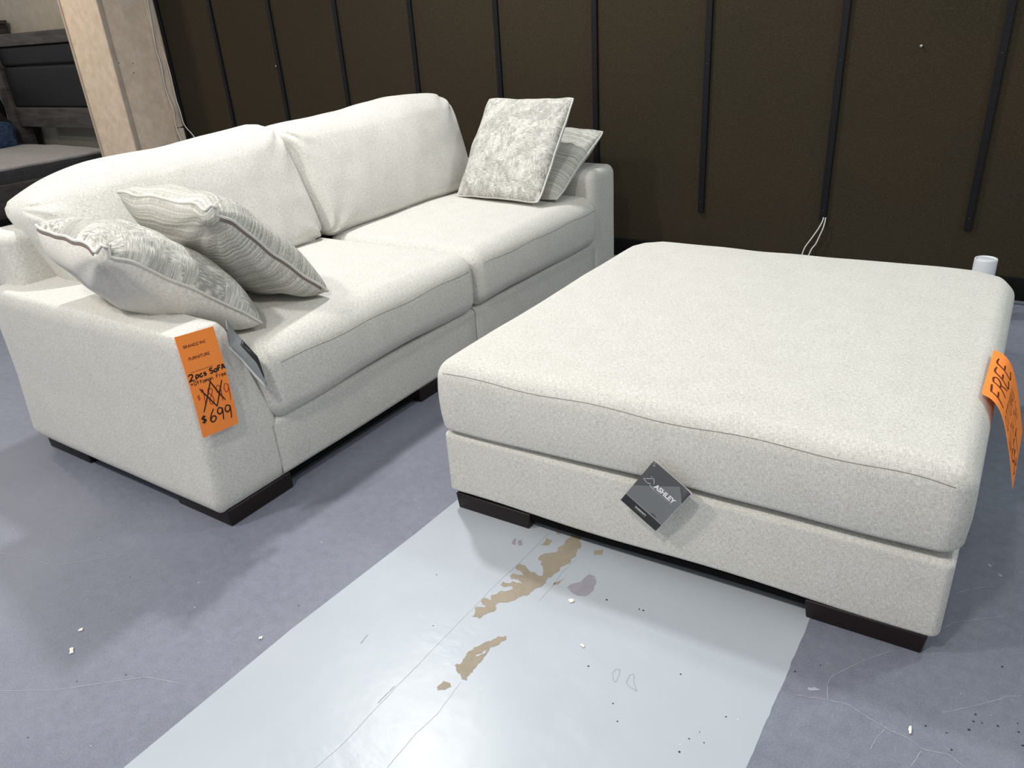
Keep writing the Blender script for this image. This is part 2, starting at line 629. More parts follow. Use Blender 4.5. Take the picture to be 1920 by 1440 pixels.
    for ft in ([(-0.546, 1.082), (-0.545, 1.093), (-0.537, 1.099), (-0.531, 1.084), (-0.529, 1.062), (-0.536, 1.064), (-0.546, 1.082)],
               [(-0.512, 1.094), (-0.505, 1.101), (-0.494, 1.078), (-0.48, 1.063), (-0.495, 1.064), (-0.51, 1.072), (-0.512, 1.094)]):
        strip(ft, 0.0022, z, 8, False, 0.0006)
    # seams and scuffs in the pale paint
    strip([(-0.929, 1.097), (-0.929, 1.195), (-0.922, 1.286), (-0.92, 1.358), (-0.918, 1.445)], 0.0015, z, 5, True, 0.0006)
    strip([(-0.802, 1.194), (-0.80, 1.267), (-0.805, 1.32), (-0.799, 1.378)], 0.0018, z, 5, True, 0.0006)
    strip([(-0.95, 0.45), (-0.938, 0.584), (-0.93, 0.649), (-0.932, 0.815), (-0.930, 0.96), (-0.929, 1.097)], 0.0013, z, 5, True, 0.0008)
    strip([(-0.815, 0.60), (-0.818, 0.745), (-0.81, 0.805), (-0.818, 0.899)], 0.0013, z, 5, True, 0.0008)
    strip([(-1.09, 0.87), (-1.093, 0.886), (-1.095, 0.9)], 0.004, z, 8, True)
    strip([(-0.938, 0.762), (-0.937, 0.789), (-0.937, 0.816)], 0.003, z, 8, True, 0.0006)
    # pale hairline cracks in the dark paint
    for cr in ([(-0.047, 1.443), (-0.098, 1.377), (-0.145, 1.301), (-0.149, 1.276), (-0.139, 1.235)],
               [(-0.201, 1.213), (-0.141, 1.233), (-0.1, 1.242), (-0.07, 1.231), (-0.028, 1.22), (0.015, 1.216), (0.039, 1.204), (0.081, 1.215), (0.109, 1.2)],
               [(-0.028, 1.218), (-0.039, 1.187), (-0.044, 1.155)], [(0.038, 1.201), (0.025, 1.15)],
               [(0.058, 1.31), (0.096, 1.347), (0.134, 1.385), (0.164, 1.418), (0.188, 1.434)],
               [(0.029, 1.556), (0.051, 1.591), (0.088, 1.622), (0.143, 1.666)],
               [(0.044, 1.698), (0.079, 1.736), (0.122, 1.769)],
               [(-1.80, 0.30), (-1.60, 0.42), (-1.45, 0.55), (-1.36, 0.58)],
               [(-2.3, 0.60), (-2.05, 0.66), (-1.9, 0.80)]):
        strip(cr, 0.0018, 0.0006, 4, True, 0.0006)
    for wp in ([(-0.180, 1.242), (-0.171, 1.252), (-0.158, 1.255), (-0.163, 1.247)], [(0.099, 1.850), (0.104, 1.848), (0.107, 1.840), (0.102, 1.838)], [(0.122, 1.822), (0.130, 1.819), (0.131, 1.811), (0.125, 1.810)]):
        poly(jag(wp, 0.3), 0.0006, 4)
    # dark paint specks
    sp = [(-0.66, 1.278), (-0.578, 1.287), (-0.568, 1.288), (-0.6, 1.072), (-0.509, 1.009), (-0.482, 0.974), (-0.419, 1.15), (-0.344, 1.007), (-0.316, 1.013), (-0.332, 1.032), (-0.3, 1.092), (-0.349, 0.97), (-0.977, 1.0), (-1.085, 1.149),
          (0.114, 1.339), (0.112, 1.319), (0.126, 1.323), (0.107, 1.294), (0.072, 1.265), (0.036, 1.263), (0.084, 1.229), (0.183, 1.355), (0.186, 1.334), (0.194, 1.304), (0.152, 1.33), (0.149, 1.499), (0.048, 1.959), (-0.214, 1.276)]
    for i, (x, y) in enumerate(sp):
        r = random.uniform(0.0012, 0.0026)
        k = 7
        ph = random.random() * 6
        poly([(x + r * random.uniform(.7, 1.2) * math.cos(ph + 6.283 * j / k), y + r * random.uniform(.7, 1.2) * math.sin(ph + 6.283 * j / k)) for j in range(k)], 0.001, 6)
    for i in range(70):
        x = random.uniform(-2.6, 0.3)
        y = random.uniform(0.3, 1.9)
        r = random.uniform(0.0008, 0.0018)
        poly([(x + r * random.uniform(.6, 1.3) * math.cos(6.283 * j / 6), y + r * random.uniform(.6, 1.3) * math.sin(6.283 * j / 6)) for j in range(6)], 0.001, 7 if i % 3 else 6)
    me = bpy.data.meshes.new('floor')
    bm.to_mesh(me)
    bm.free()
    return struct(link('floor', me, [FLOOR, STRIPE, BARE, OLDPAINT, CRACK, SEAML, SPECK, FLAKE, CONTACT], None, False))


build_floor()

# ------------------------------------------------------------------ walls
YW = 3.874


def quadbox(lo, hi, r=0.003):
    return rbox(lo, hi, r, 2, 5.0)


me = quadbox((-5.80, YW, 0), (4.0, YW + 0.12, 3.2), 0.002)
wall_back = struct(link('wall_back', me, WALLF, None, False))
crk = joined([tube([(-0.073, YW, 0.45), (-0.071, YW, 0.458), (-0.059, YW, 0.464), (-0.046, YW, 0.482), (-0.012, YW, 0.469)], 0.0012, 5),
              tube([(-0.046, YW, 0.482), (-0.021, YW, 0.452), (-0.012, YW, 0.428), (0.005, YW, 0.431), (0.05, YW, 0.44)], 0.0012, 5)])
struct(link('trim_4', crk, SPECK))
me = quadbox((-12, 4.02, 0), (-5.80, 4.14, 3.2), 0.002)
struct(link('wall_left', me, PALE_WALL, None, False))
me = rbox((-5.73, YW - 0.012, 0.012), (4.0, YW + 0.001, 0.114), 0.003, 2, 1.0)
struct(link('baseboard_back', me, BLACK_TRIM))
me = rbox((-5.73, YW - 0.03, 0.0), (4.0, YW + 0.001, 0.012), 0.003, 2, 1.0)
struct(link('trim_1', me, GREY_PLASTIC))
me = rbox((-11.9, 4.0, 0.0), (-5.85, 4.03, 0.525), 0.004, 2, 1.0)
struct(link('baseboard_left', me, CREAM_TRIM))
me = rbox((-8.24, 3.988, 0.0), (-7.98, 4.03, 0.9), 0.004, 2, 1.0)
struct(link('trim_2', me, CREAM_TRIM))

# boxed-in pillar
pil = thing('pillar', 'mottled beige boxed-in pillar at the left end of the dark wall', 'pillar', (-6.0, 3.64, 0))
pil['kind'] = 'structure'
link('casing', rbox((-6.245, 3.435, 0), (-5.755, 3.86, 3.2), 0.004, 2, 0.5), BEIGE, pil)
link('corner_guard', rbox((-5.758, 3.428, 0), (-5.748, 3.466, 3.2), 0.002, 2, 0.5), BEIGE_TRIM, pil)
link('edge_strip', rbox((-6.262, 3.427, 0), (-6.236, 3.45, 3.2), 0.003, 2, 0.5), BEIGE_TRIM, pil)
link('filler_board', rbox((-5.76, 3.805, 0.665), (-5.742, 3.873, 3.2), 0.002, 2, 0.5), BEIGE, pil)
link('filler_board', rbox((-5.76, 3.805, 0.0), (-5.738, 3.873, 0.655), 0.002, 2, 0.5), BEIGE, pil)
for (y, z) in ((3.45, 1.172), (3.475, 1.167), (3.572, 1.09), (3.452, 1.10), (3.584, 1.155)):
    link('screw_hole', rbox((-5.757, y - .003, z - .004), (-5.752, y + .003, z + .004), 0.002, 2, 1), SPECK, pil)

# slotted shelf uprights on the back wall
ords = ['first', 'second', 'third', 'fourth', 'fifth', 'sixth', 'seventh', 'eighth', 'ninth', 'tenth']
for i in range(10):
    x = -5.712 + 0.6142 * i
    zb = 0.30 + (0.0 if i != 9 else 0.01)
    if i == 0:
        zb = 0.12
    w = 0.015 if i else 0.017
    t = thing('slotted_upright', 'black slotted metal shelf upright, %s from the beige pillar' % ords[i], 'shelf upright', (x, YW, zb), 0, 'black slotted uprights on the dark wall')
    H = 3.1 - zb
    # channel with two returned edges
    bm = bmesh.new()
    prof = [(-w, 0), (-w, -0.014), (-w + 0.003, -0.016), (w - 0.003, -0.016), (w, -0.014), (w, 0)]
    a = [bm.verts.new((px, py, 0)) for px, py in prof]
    b = [bm.verts.new((px, py, H)) for px, py in prof]
    for k in range(len(prof)):
        kk = (k + 1) % len(prof)
        bm.faces.new((a[k], a[kk], b[kk], b[k]))
    bm.faces.new(a)
    bm.faces.new(b)
    link('channel', bm_mesh(bm), UPRIGHT, t, False, world=False)
    for zz in (0.05, 0.72, 1.2, 1.9):
        bm = bmesh.new()
        bmesh.ops.create_uvsphere(bm, u_segments=8, v_segments=5, radius=0.0045, matrix=Matrix.Translation((0, -0.0165, zz)) @ Matrix.Diagonal((1, .4, 1, 1)))
        link('screw', bm_mesh(bm), BLACK_METAL, t, True, world=False)


def wall_screw(x, z, label):
    bm = bmesh.new()
    bmesh.ops.create_cone(bm, segments=12, radius1=0.0045, radius2=0.006, depth=0.006, cap_ends=True, matrix=Matrix.Rotation(math.pi / 2, 4, 'X'))
    bmesh.ops.create_cone(bm, segments=8, radius1=0.002, radius2=0.002, depth=0.016, cap_ends=True, matrix=Matrix.Translation((0, 0.006, 0)) @ Matrix.Rotation(math.pi / 2, 4, 'X'))
    me = bm_mesh(bm)
    o = link('wall_screw', me, STEEL)
    o.location = (x, YW - 0.008, z)
    tag(o, label, 'screw', 'screws left in the dark wall')


wall_screw(-0.484, 1.068, 'steel screw head in the dark wall between the two rightmost uprights')
wall_screw(-4.512, 1.084, 'small pale screw beside the third upright from the pillar')

# cables
C1 = [[-5.60, 3.795, 2.6], [-5.69, 3.795, 1.564], [-5.728, 3.795, 1.301], [-5.738, 3.795, 1.209], [-5.729, 3.795, 1.171], [-5.722, 3.795, 1.114], [-5.734, 3.795, 1.028], [-5.742, 3.797, 0.961], [-5.731, 3.797, 0.892], [-5.706, 3.797, 0.808], [-5.712, 3.797, 0.744], [-5.733, 3.795, 0.693], [-5.735, 3.795, 0.632], [-5.735, 3.795, 0.2], [-5.73, 3.78, 0.006]]
C2 = [[-5.60, 3.787, 2.6], [-5.69, 3.787, 1.564], [-5.722, 3.787, 1.301], [-5.731, 3.787, 1.209], [-5.722, 3.787, 1.171], [-5.715, 3.787, 1.114], [-5.728, 3.787, 1.028], [-5.735, 3.789, 0.961], [-5.724, 3.789, 0.892], [-5.702, 3.789, 0.808], [-5.706, 3.789, 0.744], [-5.718, 3.789, 0.703], [-5.716, 3.789, 0.627], [-5.699, 3.789, 0.566], [-5.68, 3.78, 0.2], [-5.66, 3.77, 0.006]]
C3 = [[-5.735, 3.85, 2.6], [-5.749, 3.852, 1.573], [-5.752, 3.852, 1.276], [-5.743, 3.852, 1.205], [-5.73, 3.852, 1.138], [-5.717, 3.848, 1.047], [-5.72, 3.848, 0.979], [-5.721, 3.848, 0.876], [-5.706, 3.848, 0.786], [-5.7, 3.848, 0.696], [-5.675, 3.853, 0.65], [-5.614, 3.862, 0.577], [-5.45, 3.855, 0.35], [-5.40, 3.84, 0.006]]
tag(link('hanging_cable', tube(C1, 0.0042, 8, False, 5), CABLE_GREY), 'grey cable hanging down the side of the pillar, nearest the beige face', 'cable', 'cables by the pillar')
tag(link('hanging_cable', tube(C2, 0.004, 8, False, 5), CABLE_WHITE), 'white cable twisted along the grey one beside the pillar', 'cable', 'cables by the pillar')
tag(link('hanging_cable', tube(C3, 0.004, 8, False, 5), CABLE_WHITE), 'white cable along the first upright that bends away to the right behind the sofa', 'cable', 'cables by the pillar')
W1 = [[-0.792, 3.852, 0.32], [-0.795, 3.852, 0.30], [-0.81, 3.85, 0.263], [-0.836, 3.85, 0.214], [-0.856, 3.85, 0.179], [-0.868, 3.85, 0.15], [-0.88, 3.845, 0.08], [-0.88, 3.80, 0.006], [-0.80, 3.6, 0.006]]
W2 = [[-0.782, 3.852, 0.32], [-0.783, 3.852, 0.30], [-0.788, 3.848, 0.267], [-0.80, 3.848, 0.229], [-0.814, 3.848, 0.187], [-0.832, 3.846, 0.155], [-0.85, 3.835, 0.08], [-0.85, 3.78, 0.006], [-0.76, 3.6, 0.006]]
tag(link('wall_cable', tube(W1, 0.003, 8, False, 6), CABLE_WHITE), 'left one of two thin white wires leaving the upright behind the ottoman', 'wire', 'white wires behind the ottoman')
tag(link('wall_cable', tube(W2, 0.003, 8, False, 6), CABLE_WHITE), 'right one of two thin white wires leaving the upright behind the ottoman', 'wire', 'white wires behind the ottoman')


# white cylinder behind the ottoman
def lathe(prof, seg=40):
    bm = bmesh.new()
    rings = []
    for r, z in prof:
        if r < 1e-6:
            rings.append([bm.verts.new((0, 0, z))])
        else:
            rings.append([bm.verts.new((r * math.cos(6.28318 * k / seg), r * math.sin(6.28318 * k / seg), z)) for k in range(seg)])
    for A, B in zip(rings, rings[1:]):
        for k in range(seg):
            a = [A[k % len(A)], A[(k + 1) % len(A)], B[(k + 1) % len(B)], B[k % len(B)]]
            a = list(dict.fromkeys(a))
            if len(a) >= 3:
                bm.faces.new(a)
    return bm_mesh(bm)


dev = thing('cylinder_canister', 'white plastic cylinder with a recessed round top behind the ottoman corner', 'canister', (-0.083, 3.62, 0))
link('shell', lathe([(0, 0), (0.040, 0), (0.043, 0.004), (0.043, 0.254), (0.042, 0.258), (0.040, 0.259), (0.038, 0.257), (0.0375, 0.246), (0.0, 0.246)]), WHITE_PLASTIC, dev, True, world=False)
link('recess', lathe([(0.0372, 0.2468), (0.0372, 0.2478), (0.0, 0.2478)]), GREY_PLASTIC, dev, True, world=False)
link('top_button', lathe([(0.031, 0.248), (0.031, 0.253), (0.029, 0.2555), (0.015, 0.2575), (0, 0.258)]), WHITE_PLASTIC, dev, True, world=False)


# ------------------------------------------------------------------ ottoman
ott = thing('ottoman', 'huge square off-white linen ottoman with a thick cushion top', 'ottoman', (-0.607, 2.084, 0))
OW, OD = 0.634, 0.650


def base_def(co, u):
    co = co.copy()
    co.z += 0.004 * math.sin(co.x * 9) * (1 if u[2] < -0.5 else 0)
    return co


link('base', rbox((-OW, -OD, 0.050), (OW, OD, 0.252), (0.02, 0.02, 0.016), 4, 0.06, base_def), LINEN, ott, True, world=False)


def cush_def(co, u):
    co = co.copy()
    e = max(abs(u[0]), abs(u[1]))
    if u[2] > 0:
        co.z += 0.016 * (1 - u[0] ** 2) * (1 - u[1] ** 2)
        co.z += 0.004 * nz(co, 3.0)
    side = 1 - u[2] ** 2
    co.x += (0.006 if co.x > 0 else -0.006) * side * abs(u[0]) ** 6
    co.y += (0.012 if co.y > 0 else -0.012) * side * abs(u[1]) ** 6
    if u[2] < -0.3:
        co.z += 0.006 * math.sin(co.x * 5 + 1.0) * abs(u[1]) ** 4 + 0.012 * max(0, u[0]) ** 3
    if u[1] > 0:
        d = max(0, abs(u[0]) - 0.82) / 0.18 * max(0, u[1] - 0.82) / 0.18
        co.x -= 0.022 * d * (1 if u[0] > 0 else -1)
        co.y -= 0.025 * d
        co.z -= 0.014 * d * max(0, u[2])
    co.z += 0.003 * nz(co, 6.0, 3)
    return co


ott_cushion = link('cushion', rbox((-OW - 0.003, -OD - 0.006, 0.257), (OW + 0.003, OD + 0.006, 0.472), (0.045, 0.045, 0.05, 0.026), 7, 0.035, cush_def), LINEN, ott, True, world=False)


def on_surface(o, pts, direction, lift):
    """Drop points along a direction onto the surface of a mesh object (its own frame)."""
    from mathutils.bvhtree import BVHTree
    me = o.data
    tr = BVHTree.FromPolygons([v.co.copy() for v in me.vertices], [tuple(p.vertices) for p in me.polygons])
    d = Vector(direction)
    out = []
    for p in pts:
        hit = tr.ray_cast(Vector(p), d)
        if hit[0] is not None:
            out.append(hit[0] - d * lift)
    return out


link('seam', tube(on_surface(ott_cushion, [(-OW + 0.03 + (2 * OW - 0.06) * k / 60, -1.0, 0.441 + 0.003 * math.sin(k * 0.35) - (0.010 * ((k - 54) / 6) ** 2 if k > 54 else 0)) for k in range(61)], (0, 1, 0), 0.0003), 0.0009, 6), LINEN_SEAM, ott, True, world=False)
link('dust_cover', rbox((-OW + 0.04, -OD + 0.010, 0.024), (OW - 0.04, OD - 0.010, 0.056), 0.01, 3, 0.06, lambda co, u: co + Vector((0, 0, 0.003 * math.sin(co.x * 7) if u[2] < 0 else 0))), DUST_COVER, ott, True, world=False)
for sx in (-1, 1):
    for sy in (-1, 1):
        x0, x1 = (-OW + 0.02, -OW + 0.27) if sx < 0 else (OW - 0.27, OW - 0.02)
        y0, y1 = (-OD + 0.004, -OD + 0.09) if sy < 0 else (OD - 0.09, OD - 0.004)

        def leg_def(co, u):
            co = co.copy()
            if u[2] < 0:
                co.x -= 0.006 * (1 if u[0] > 0 else -1)
            return co
        link('leg', rbox((x0, y0, 0.0), (x1, y1, 0.05), 0.004, 2, 0.2, leg_def), ESPRESSO, ott, True, world=False)

# the block stands slightly out of square
for ch in ott.children:
    ch.data.transform(Matrix(((1, 0, 0, 0), (0.0295, 1, 0, 0), (0, 0, 1, 0), (0, 0, 0, 1))))

# ------------------------------------------------------------------ sofa
sofa = thing('sofa', 'off-white linen two-seat sofa with plump back cushions against the dark wall side', 'sofa', (-2.27, 2.275, 0))
XF, XB, Y0, Y1 = -1.745, -2.79, 1.008, 3.545


def soft(co, amp=0.003, s=5.0, seed=1.0):
    return co + Vector((nz(co, s, seed), nz(co, s, seed + 4), nz(co, s, seed + 8))) * amp


def near_arm(co, u):
    co = co.copy()
    if co.z > 0.25:
        f = (co.z - 0.25) / 0.34
        w = (co.y - Y0) / 0.25
        fx = max(0.0, min(1.0, (co.x + 2.35) / 0.45))
        co.y -= 0.098 * min(1, f) * max(0, w) * (0.35 + 0.65 * fx)
    if co.z < 0.3 and u[1] < 0:
        co.y -= 0.018 * (0.3 - co.z) / 0.25
    return soft(co, 0.002)


def far_arm(co, u):
    return soft(co, 0.002, 5, 7)


link('arm', rbox((XB, Y0, 0.05), (XF, 1.258, 0.597), (0.022, 0.03, 0.05), 6, 0.05, near_arm), LINEN, sofa)
link('arm', rbox((XB, 3.280, 0.05), (XF, Y1, 0.597), (0.035, 0.055, 0.05), 6, 0.05, far_arm), LINEN, sofa)
for (ya, yb) in ((1.234, 2.273), (2.276, 3.302)):
    link('front_rail', rbox((-2.70, ya, 0.052), (XF - 0.0015, yb, 0.248), (0.02, 0.003, 0.022), 4, 0.06, lambda co, u: soft(co, 0.002, 4, 2)), LINEN, sofa)


def backf(co, u):
    co = co.copy()
    if co.z > 0.3:
        co.x -= 0.03 * (co.z - 0.3) / 0.45
    return soft(co, 0.003, 4, 5)


link('back_frame', rbox((-2.83, 1.075, 0.055), (-2.66, 3.47, 0.765), (0.03, 0.04, 0.035), 5, 0.07, backf), LINEN, sofa)


def seat_def(seed):
    def f(co, u):
        co = co.copy()
        if u[2] > 0:
            co.z += 0.022 * (1 - u[0] ** 4) * (1 - u[1] ** 2) * u[2]
        co.x += 0.014 * (1 - u[2] ** 2) * max(0, u[0]) ** 6 * (1 - 0.4 * u[1] ** 2)
        co.y += 0.006 * (1 if u[1] > 0 else -1) * (1 - u[2] ** 2) * abs(u[1]) ** 6
        if u[2] < -0.3 and u[0] > 0.8:
            co.z += 0.008 * math.sin(co.y * 6 + seed)
        return soft(co, 0.005, 4, seed)
    return f


for k, (ya, yb) in enumerate(((1.238, 2.268), (2.276, 3.294))):
    s = link('seat_cushion', rbox((-2.56, ya, 0.243), (XF + 0.022, yb, 0.482), (0.065, 0.055, 0.065), 7, 0.035, seat_def(3.0 + k * 2)), LINEN, sofa)
    ys = [ya + 0.05 + (yb - ya - 0.10) * j / 20 for j in range(21)]
    L0 = Vector(sofa.location)
    pts = on_surface(s, [Vector((XF + 0.3, y, 0.424 + 0.003 * math.sin(j * 0.9 + k))) - L0 for j, y in enumerate(ys)], (-1, 0, 0), 0.0003)
    sm = link('seam', tube(pts, 0.0010, 6), LINEN_SEAM, None)
    sm.parent = s


def back_cushion(ya, yb, ztop, seed, rise, tuck_lo, tuck_hi):
    """ya..yb is the width; rise lifts the top edge towards the far end; tuck pulls a side in at the bottom."""
    wd, zb = yb - ya, 0.475

    def f(co, u):
        co = co.copy()
        t = (co.z - zb) / (ztop - zb)
        puff = max(0, (1 - abs(u[1]) ** 3) * (1 - abs(u[2]) ** 2.6))
        co.x += (0.045 if u[0] > 0 else -0.02) * puff * abs(u[0])
        if u[2] > 0:
            co.z += rise * u[1] * u[2] + 0.008 * (1 - u[1] ** 2) * u[2]
            co.z += 0.006 * math.sin(co.y * 9 + seed) * u[2]
            if tuck_lo:
                co.z -= 0.065 * max(0.0, (-u[1] - 0.40) / 0.60) ** 2 * u[2]
        sgn = 1 if u[1] > 0 else -1
        co.y += sgn * abs(u[1]) ** 4 * 0.018 * (1 - u[2] ** 2)
        tk = tuck_lo if u[1] < 0 else tuck_hi
        co.y -= sgn * abs(u[1]) ** 2 * tk * max(0.0, 1 - t) ** 1.3
        # creases that fan out of the corners
        for cy in (-1, 1):
            for cz in (-1, 1):
                dy, dz = (u[1] - cy) * wd / 2, (u[2] - cz) * 0.23
                d = math.hypot(dy, dz)
                a = math.atan2(dz, dy)
                amp = 0.011 * math.exp(-(d / 0.13) ** 2) * min(1, d / 0.04)
                co.x += amp * math.sin(a * 11 + seed * 2 + cy + 3 * cz) * (1 if u[0] > 0 else 0.3)
        co.x += 0.010 * nz(co, 4.5, seed) + 0.004 * nz(co, 12, seed)
        co.z += 0.006 * nz(co, 6.0, seed + 5)
        co.x -= 0.17 * t + 0.02 * t * t
        return co
    return rbox((-2.68, ya, zb), (-2.435, yb, ztop), (0.10, 0.055, 0.07), 8, 0.02, f)


bc1 = link('back_cushion', back_cushion(1.150, 2.215, 0.925, 1.0, 0.022, 0.08, 0.0), LINEN, sofa)
bc2 = link('back_cushion', back_cushion(2.235, 3.365, 0.945, 6.0, 0.018, 0.0, 0.06), LINEN, sofa)
for (xa, xb_, ya, yb) in ((-2.005, XF - 0.002, Y0 + 0.015, 1.262), (-2.765, -2.5, Y0 + 0.015, 1.262), (-2.005, XF - 0.002, 3.285, Y1 - 0.015), (-2.765, -2.5, 3.285, Y1 - 0.015),
                          (-2.005, XF - 0.008, 1.90, 2.265), (-2.005, XF - 0.008, 2.285, 2.65)):
    link('leg', rbox((xa, ya, 0.0), (xb_, yb, 0.056), 0.006, 2, 0.2), ESPRESSO, sofa)
link('dust_cover', rbox((-2.76, Y0 + 0.03, 0.028), (XF - 0.014, Y1 - 0.03, 0.058), 0.008, 3, 0.1), DUST_COVER, sofa)
# welt lines on the near arm front and the rail joint
link('seam', tube([(XF - 0.0012, 1.2335, 0.06), (XF - 0.001, 1.2335, 0.12), (XF - 0.0012, 1.2335, 0.235)], 0.0011, 6), LINEN_SEAM, sofa)


# ------------------------------------------------------------------ throw pillows
def pillow(name, label, c0, c1, c2, front_is_plus, mat_front, mat_back, T=0.085, seed=0.0, group='throw pillows on the sofa', pinch=0.0, zipper=None):
    c0, c1, c2 = Vector(c0), Vector(c1), Vector(c2)
    U = (c1 - c0)
    V = (c2 - c0)
    S = (U.length + V.length) / 2
    U.normalize()
    V = (V - U * V.dot(U)).normalized()
    Nn = U.cross(V)
    ctr = (c1 + c2) / 2
    root = thing(name, label, 'throw pillow', (0, 0, 0), 0, group)
    M = Matrix((U, V, Nn)).transposed().to_4x4()
    root.matrix_basis = Matrix.Translation(ctr) @ M
    N = 36
    h = S / 2

    def edge(u, v):
        x = h * u * (1 - 0.03 * (1 - v * v) - 0.025 * (u * v) ** 8)
        y = h * v * (1 - 0.03 * (1 - u * u) - 0.025 * (u * v) ** 8)
        z = 0.010 * nz((u * 2, v * 2, 0), 1.3, seed)
        # dip next to the top corner where the cover folds in
        d0 = math.hypot(u + 1, v + 1)
        z += pinch * math.exp(-((d0 - 0.12) / 0.14) ** 2) * (1 if (u + v) > -1.93 else -0.4)
        return x, y, z

    def surf(sgn):
        bm = bmesh.new()
        g = []
        for i in range(N + 1):
            row = []
            for j in range(N + 1):
                a = -1 + 2 * i / N
                b = -1 + 2 * j / N
                u = math.sin(a * math.pi / 2)
                v = math.sin(b * math.pi / 2)
                x, y, z = edge(u, v)
                f = max(0.0, (1 - u * u) * (1 - v * v))
                hh = T * f ** 0.42
                rip = 0.004 * math.sin(9 * math.atan2(v + 1, u + 1) * 2) * (1 - f) * f ** 0.3 * 2
                hh += rip * (1 if f > 1e-4 else 0)
                hh += 0.010 * nz((u, v, sgn), 2.2, seed + sgn) * f ** 0.5
                row.append(bm.verts.new((x, y, z + sgn * max(0, hh))))
            g.append(row)
        for i in range(N):
            for j in range(N):
                q = (g[i][j], g[i + 1][j], g[i + 1][j + 1], g[i][j + 1])
                bm.faces.new(q if sgn > 0 else tuple(reversed(q)))
        me = bpy.data.meshes.new('m')
        bm.to_mesh(me)
        bm.free()
        uvl = me.uv_layers.new(name='UVMap')
        for lp in me.loops:
            c = me.vertices[lp.vertex_index].co
            uvl.data[lp.index].uv = (c.x + 3 + seed, c.y + 2)
        return me
    fs = 1 if front_is_plus else -1
    link('front_cover', surf(fs), mat_front, root, True, world=False, uv=False)
    link('back_cover', surf(-fs), mat_back, root, True, world=False, uv=False)
    loop = []
    K = 40
    for k in range(K):
        loop.append((-1 + 2 * k / K, -1))
    for k in range(K):
        loop.append((1, -1 + 2 * k / K))
    for k in range(K):
        loop.append((1 - 2 * k / K, 1))
    for k in range(K):
        loop.append((-1, 1 - 2 * k / K))
    pts = [Vector(edge(u, v)) * 1.006 for u, v in loop]
    link('piping', tube(pts, 0.0045, 7, True), PIPING, root, True, world=False)
    if zipper:
        zp = []
        for k in range(31):
            q = -0.86 + 1.74 * k / 30
            x, y, z = edge(q, -1) if zipper == 'u' else edge(-1, q)
            zp.append((x * 0.992, y * 0.992, z - fs * 0.0075))
        link('zipper', tube(zp, 0.0042, 7), ZIPPER, root, True, world=False)
    return root


pillow('throw_pillow', 'throw pillow over the near arm with patchy grey front and plain pale back', (-1.89, 0.968, 0.836), (-2.385, 1.044, 0.830), (-1.828, 1.347, 0.514), False, PATCHY, PLAIN_BACK, 0.122, 1.0, pinch=0.016, zipper='u')
pillow('throw_pillow', 'striped throw pillow propped behind the near-arm pillow on the left seat', (-1.85, 1.28, 0.874), (-2.35, 1.30, 0.881), (-1.845, 1.628, 0.513), False, STRIPED, STRIPED, 0.108, 2.0, pinch=0.014, zipper='v')
pillow('throw_pillow', 'patchy grey jacquard throw pillow standing upright by the far arm', (-1.809, 3.243, 0.935), (-2.325, 3.302, 0.925), (-1.836, 2.934, 0.520), True, PATCHY, PLAIN_BACK, 0.070, 3.0)
pillow('throw_pillow', 'striped throw pillow wedged between the upright pillow and the far arm', (-1.807, 3.497, 0.752), (-2.31, 3.52, 0.752), (-1.795, 3.055, 0.510), True, STRIPED, STRIPED, 0.075, 4.0)


# ------------------------------------------------------------------ writing helpers
def ribbons(strokes, w, mapf, lift):
    """strokes: lists of (u, v) on a sheet; mapf(u, v, lift) gives the point on the sheet."""
    bm = bmesh.new()
    for st in strokes:
        P = [Vector((p[0], p[1], 0)) for p in st]
        if len(P) > 2:
            P = catmull(P, 5)
        else:
            P = [P[0].lerp(P[1], k / 6) for k in range(7)]
        Q = [(Vector(mapf(p.x, p.y, lift)), Vector(mapf(p.x, p.y, lift + 0.01))) for p in P]
        L = []
        n = len(Q)
        for i in range(n):
            t = (Q[min(i + 1, n - 1)][0] - Q[max(i - 1, 0)][0])
            nn = (Q[i][1] - Q[i][0]).normalized()
            s = t.cross(nn)
            if s.length < 1e-9:
                s = Vector((1, 0, 0))
            s.normalize()
            ww = w * (0.75 + 0.25 * math.sin(math.pi * i / max(1, n - 1)))
            L.append((bm.verts.new(Q[i][0] + s * ww / 2), bm.verts.new(Q[i][0] - s * ww / 2)))
        for i in range(n - 1):
            bm.faces.new((L[i][0], L[i][1], L[i + 1][1], L[i + 1][0]))
    me = bpy.data.meshes.new('ink')
    bm.to_mesh(me)
    bm.free()
    return me


def text_mesh(body, size_w, u0, v0, mapf, lift, bold=0.0, slant=0.0, hscale=1.0):
    """Typeset text fitted to width size_w, baseline left end at (u0, v0), v pointing down."""
    cu = bpy.data.curves.new('t', 'FONT')
    cu.body = body
    cu.size = 1.0
    cu.offset = bold
    cu.shear = slant
    cu.resolution_u = 3
    ob = bpy.data.objects.new('t', cu)
    COL.objects.link(ob)
    dg = bpy.context.evaluated_depsgraph_get()
    me = bpy.data.meshes.new_from_object(ob.evaluated_get(dg))
    bpy.data.objects.remove(ob)
    bpy.data.curves.remove(cu)
    xs = [v.co.x for v in me.vertices]
    k = size_w / (max(xs) - min(xs))
    x0 = min(xs)
    for v in me.vertices:
        v.co = Vector(mapf(u0 + (v.co.x - x0) * k, v0 - v.co.y * k * hscale, lift))
    return me


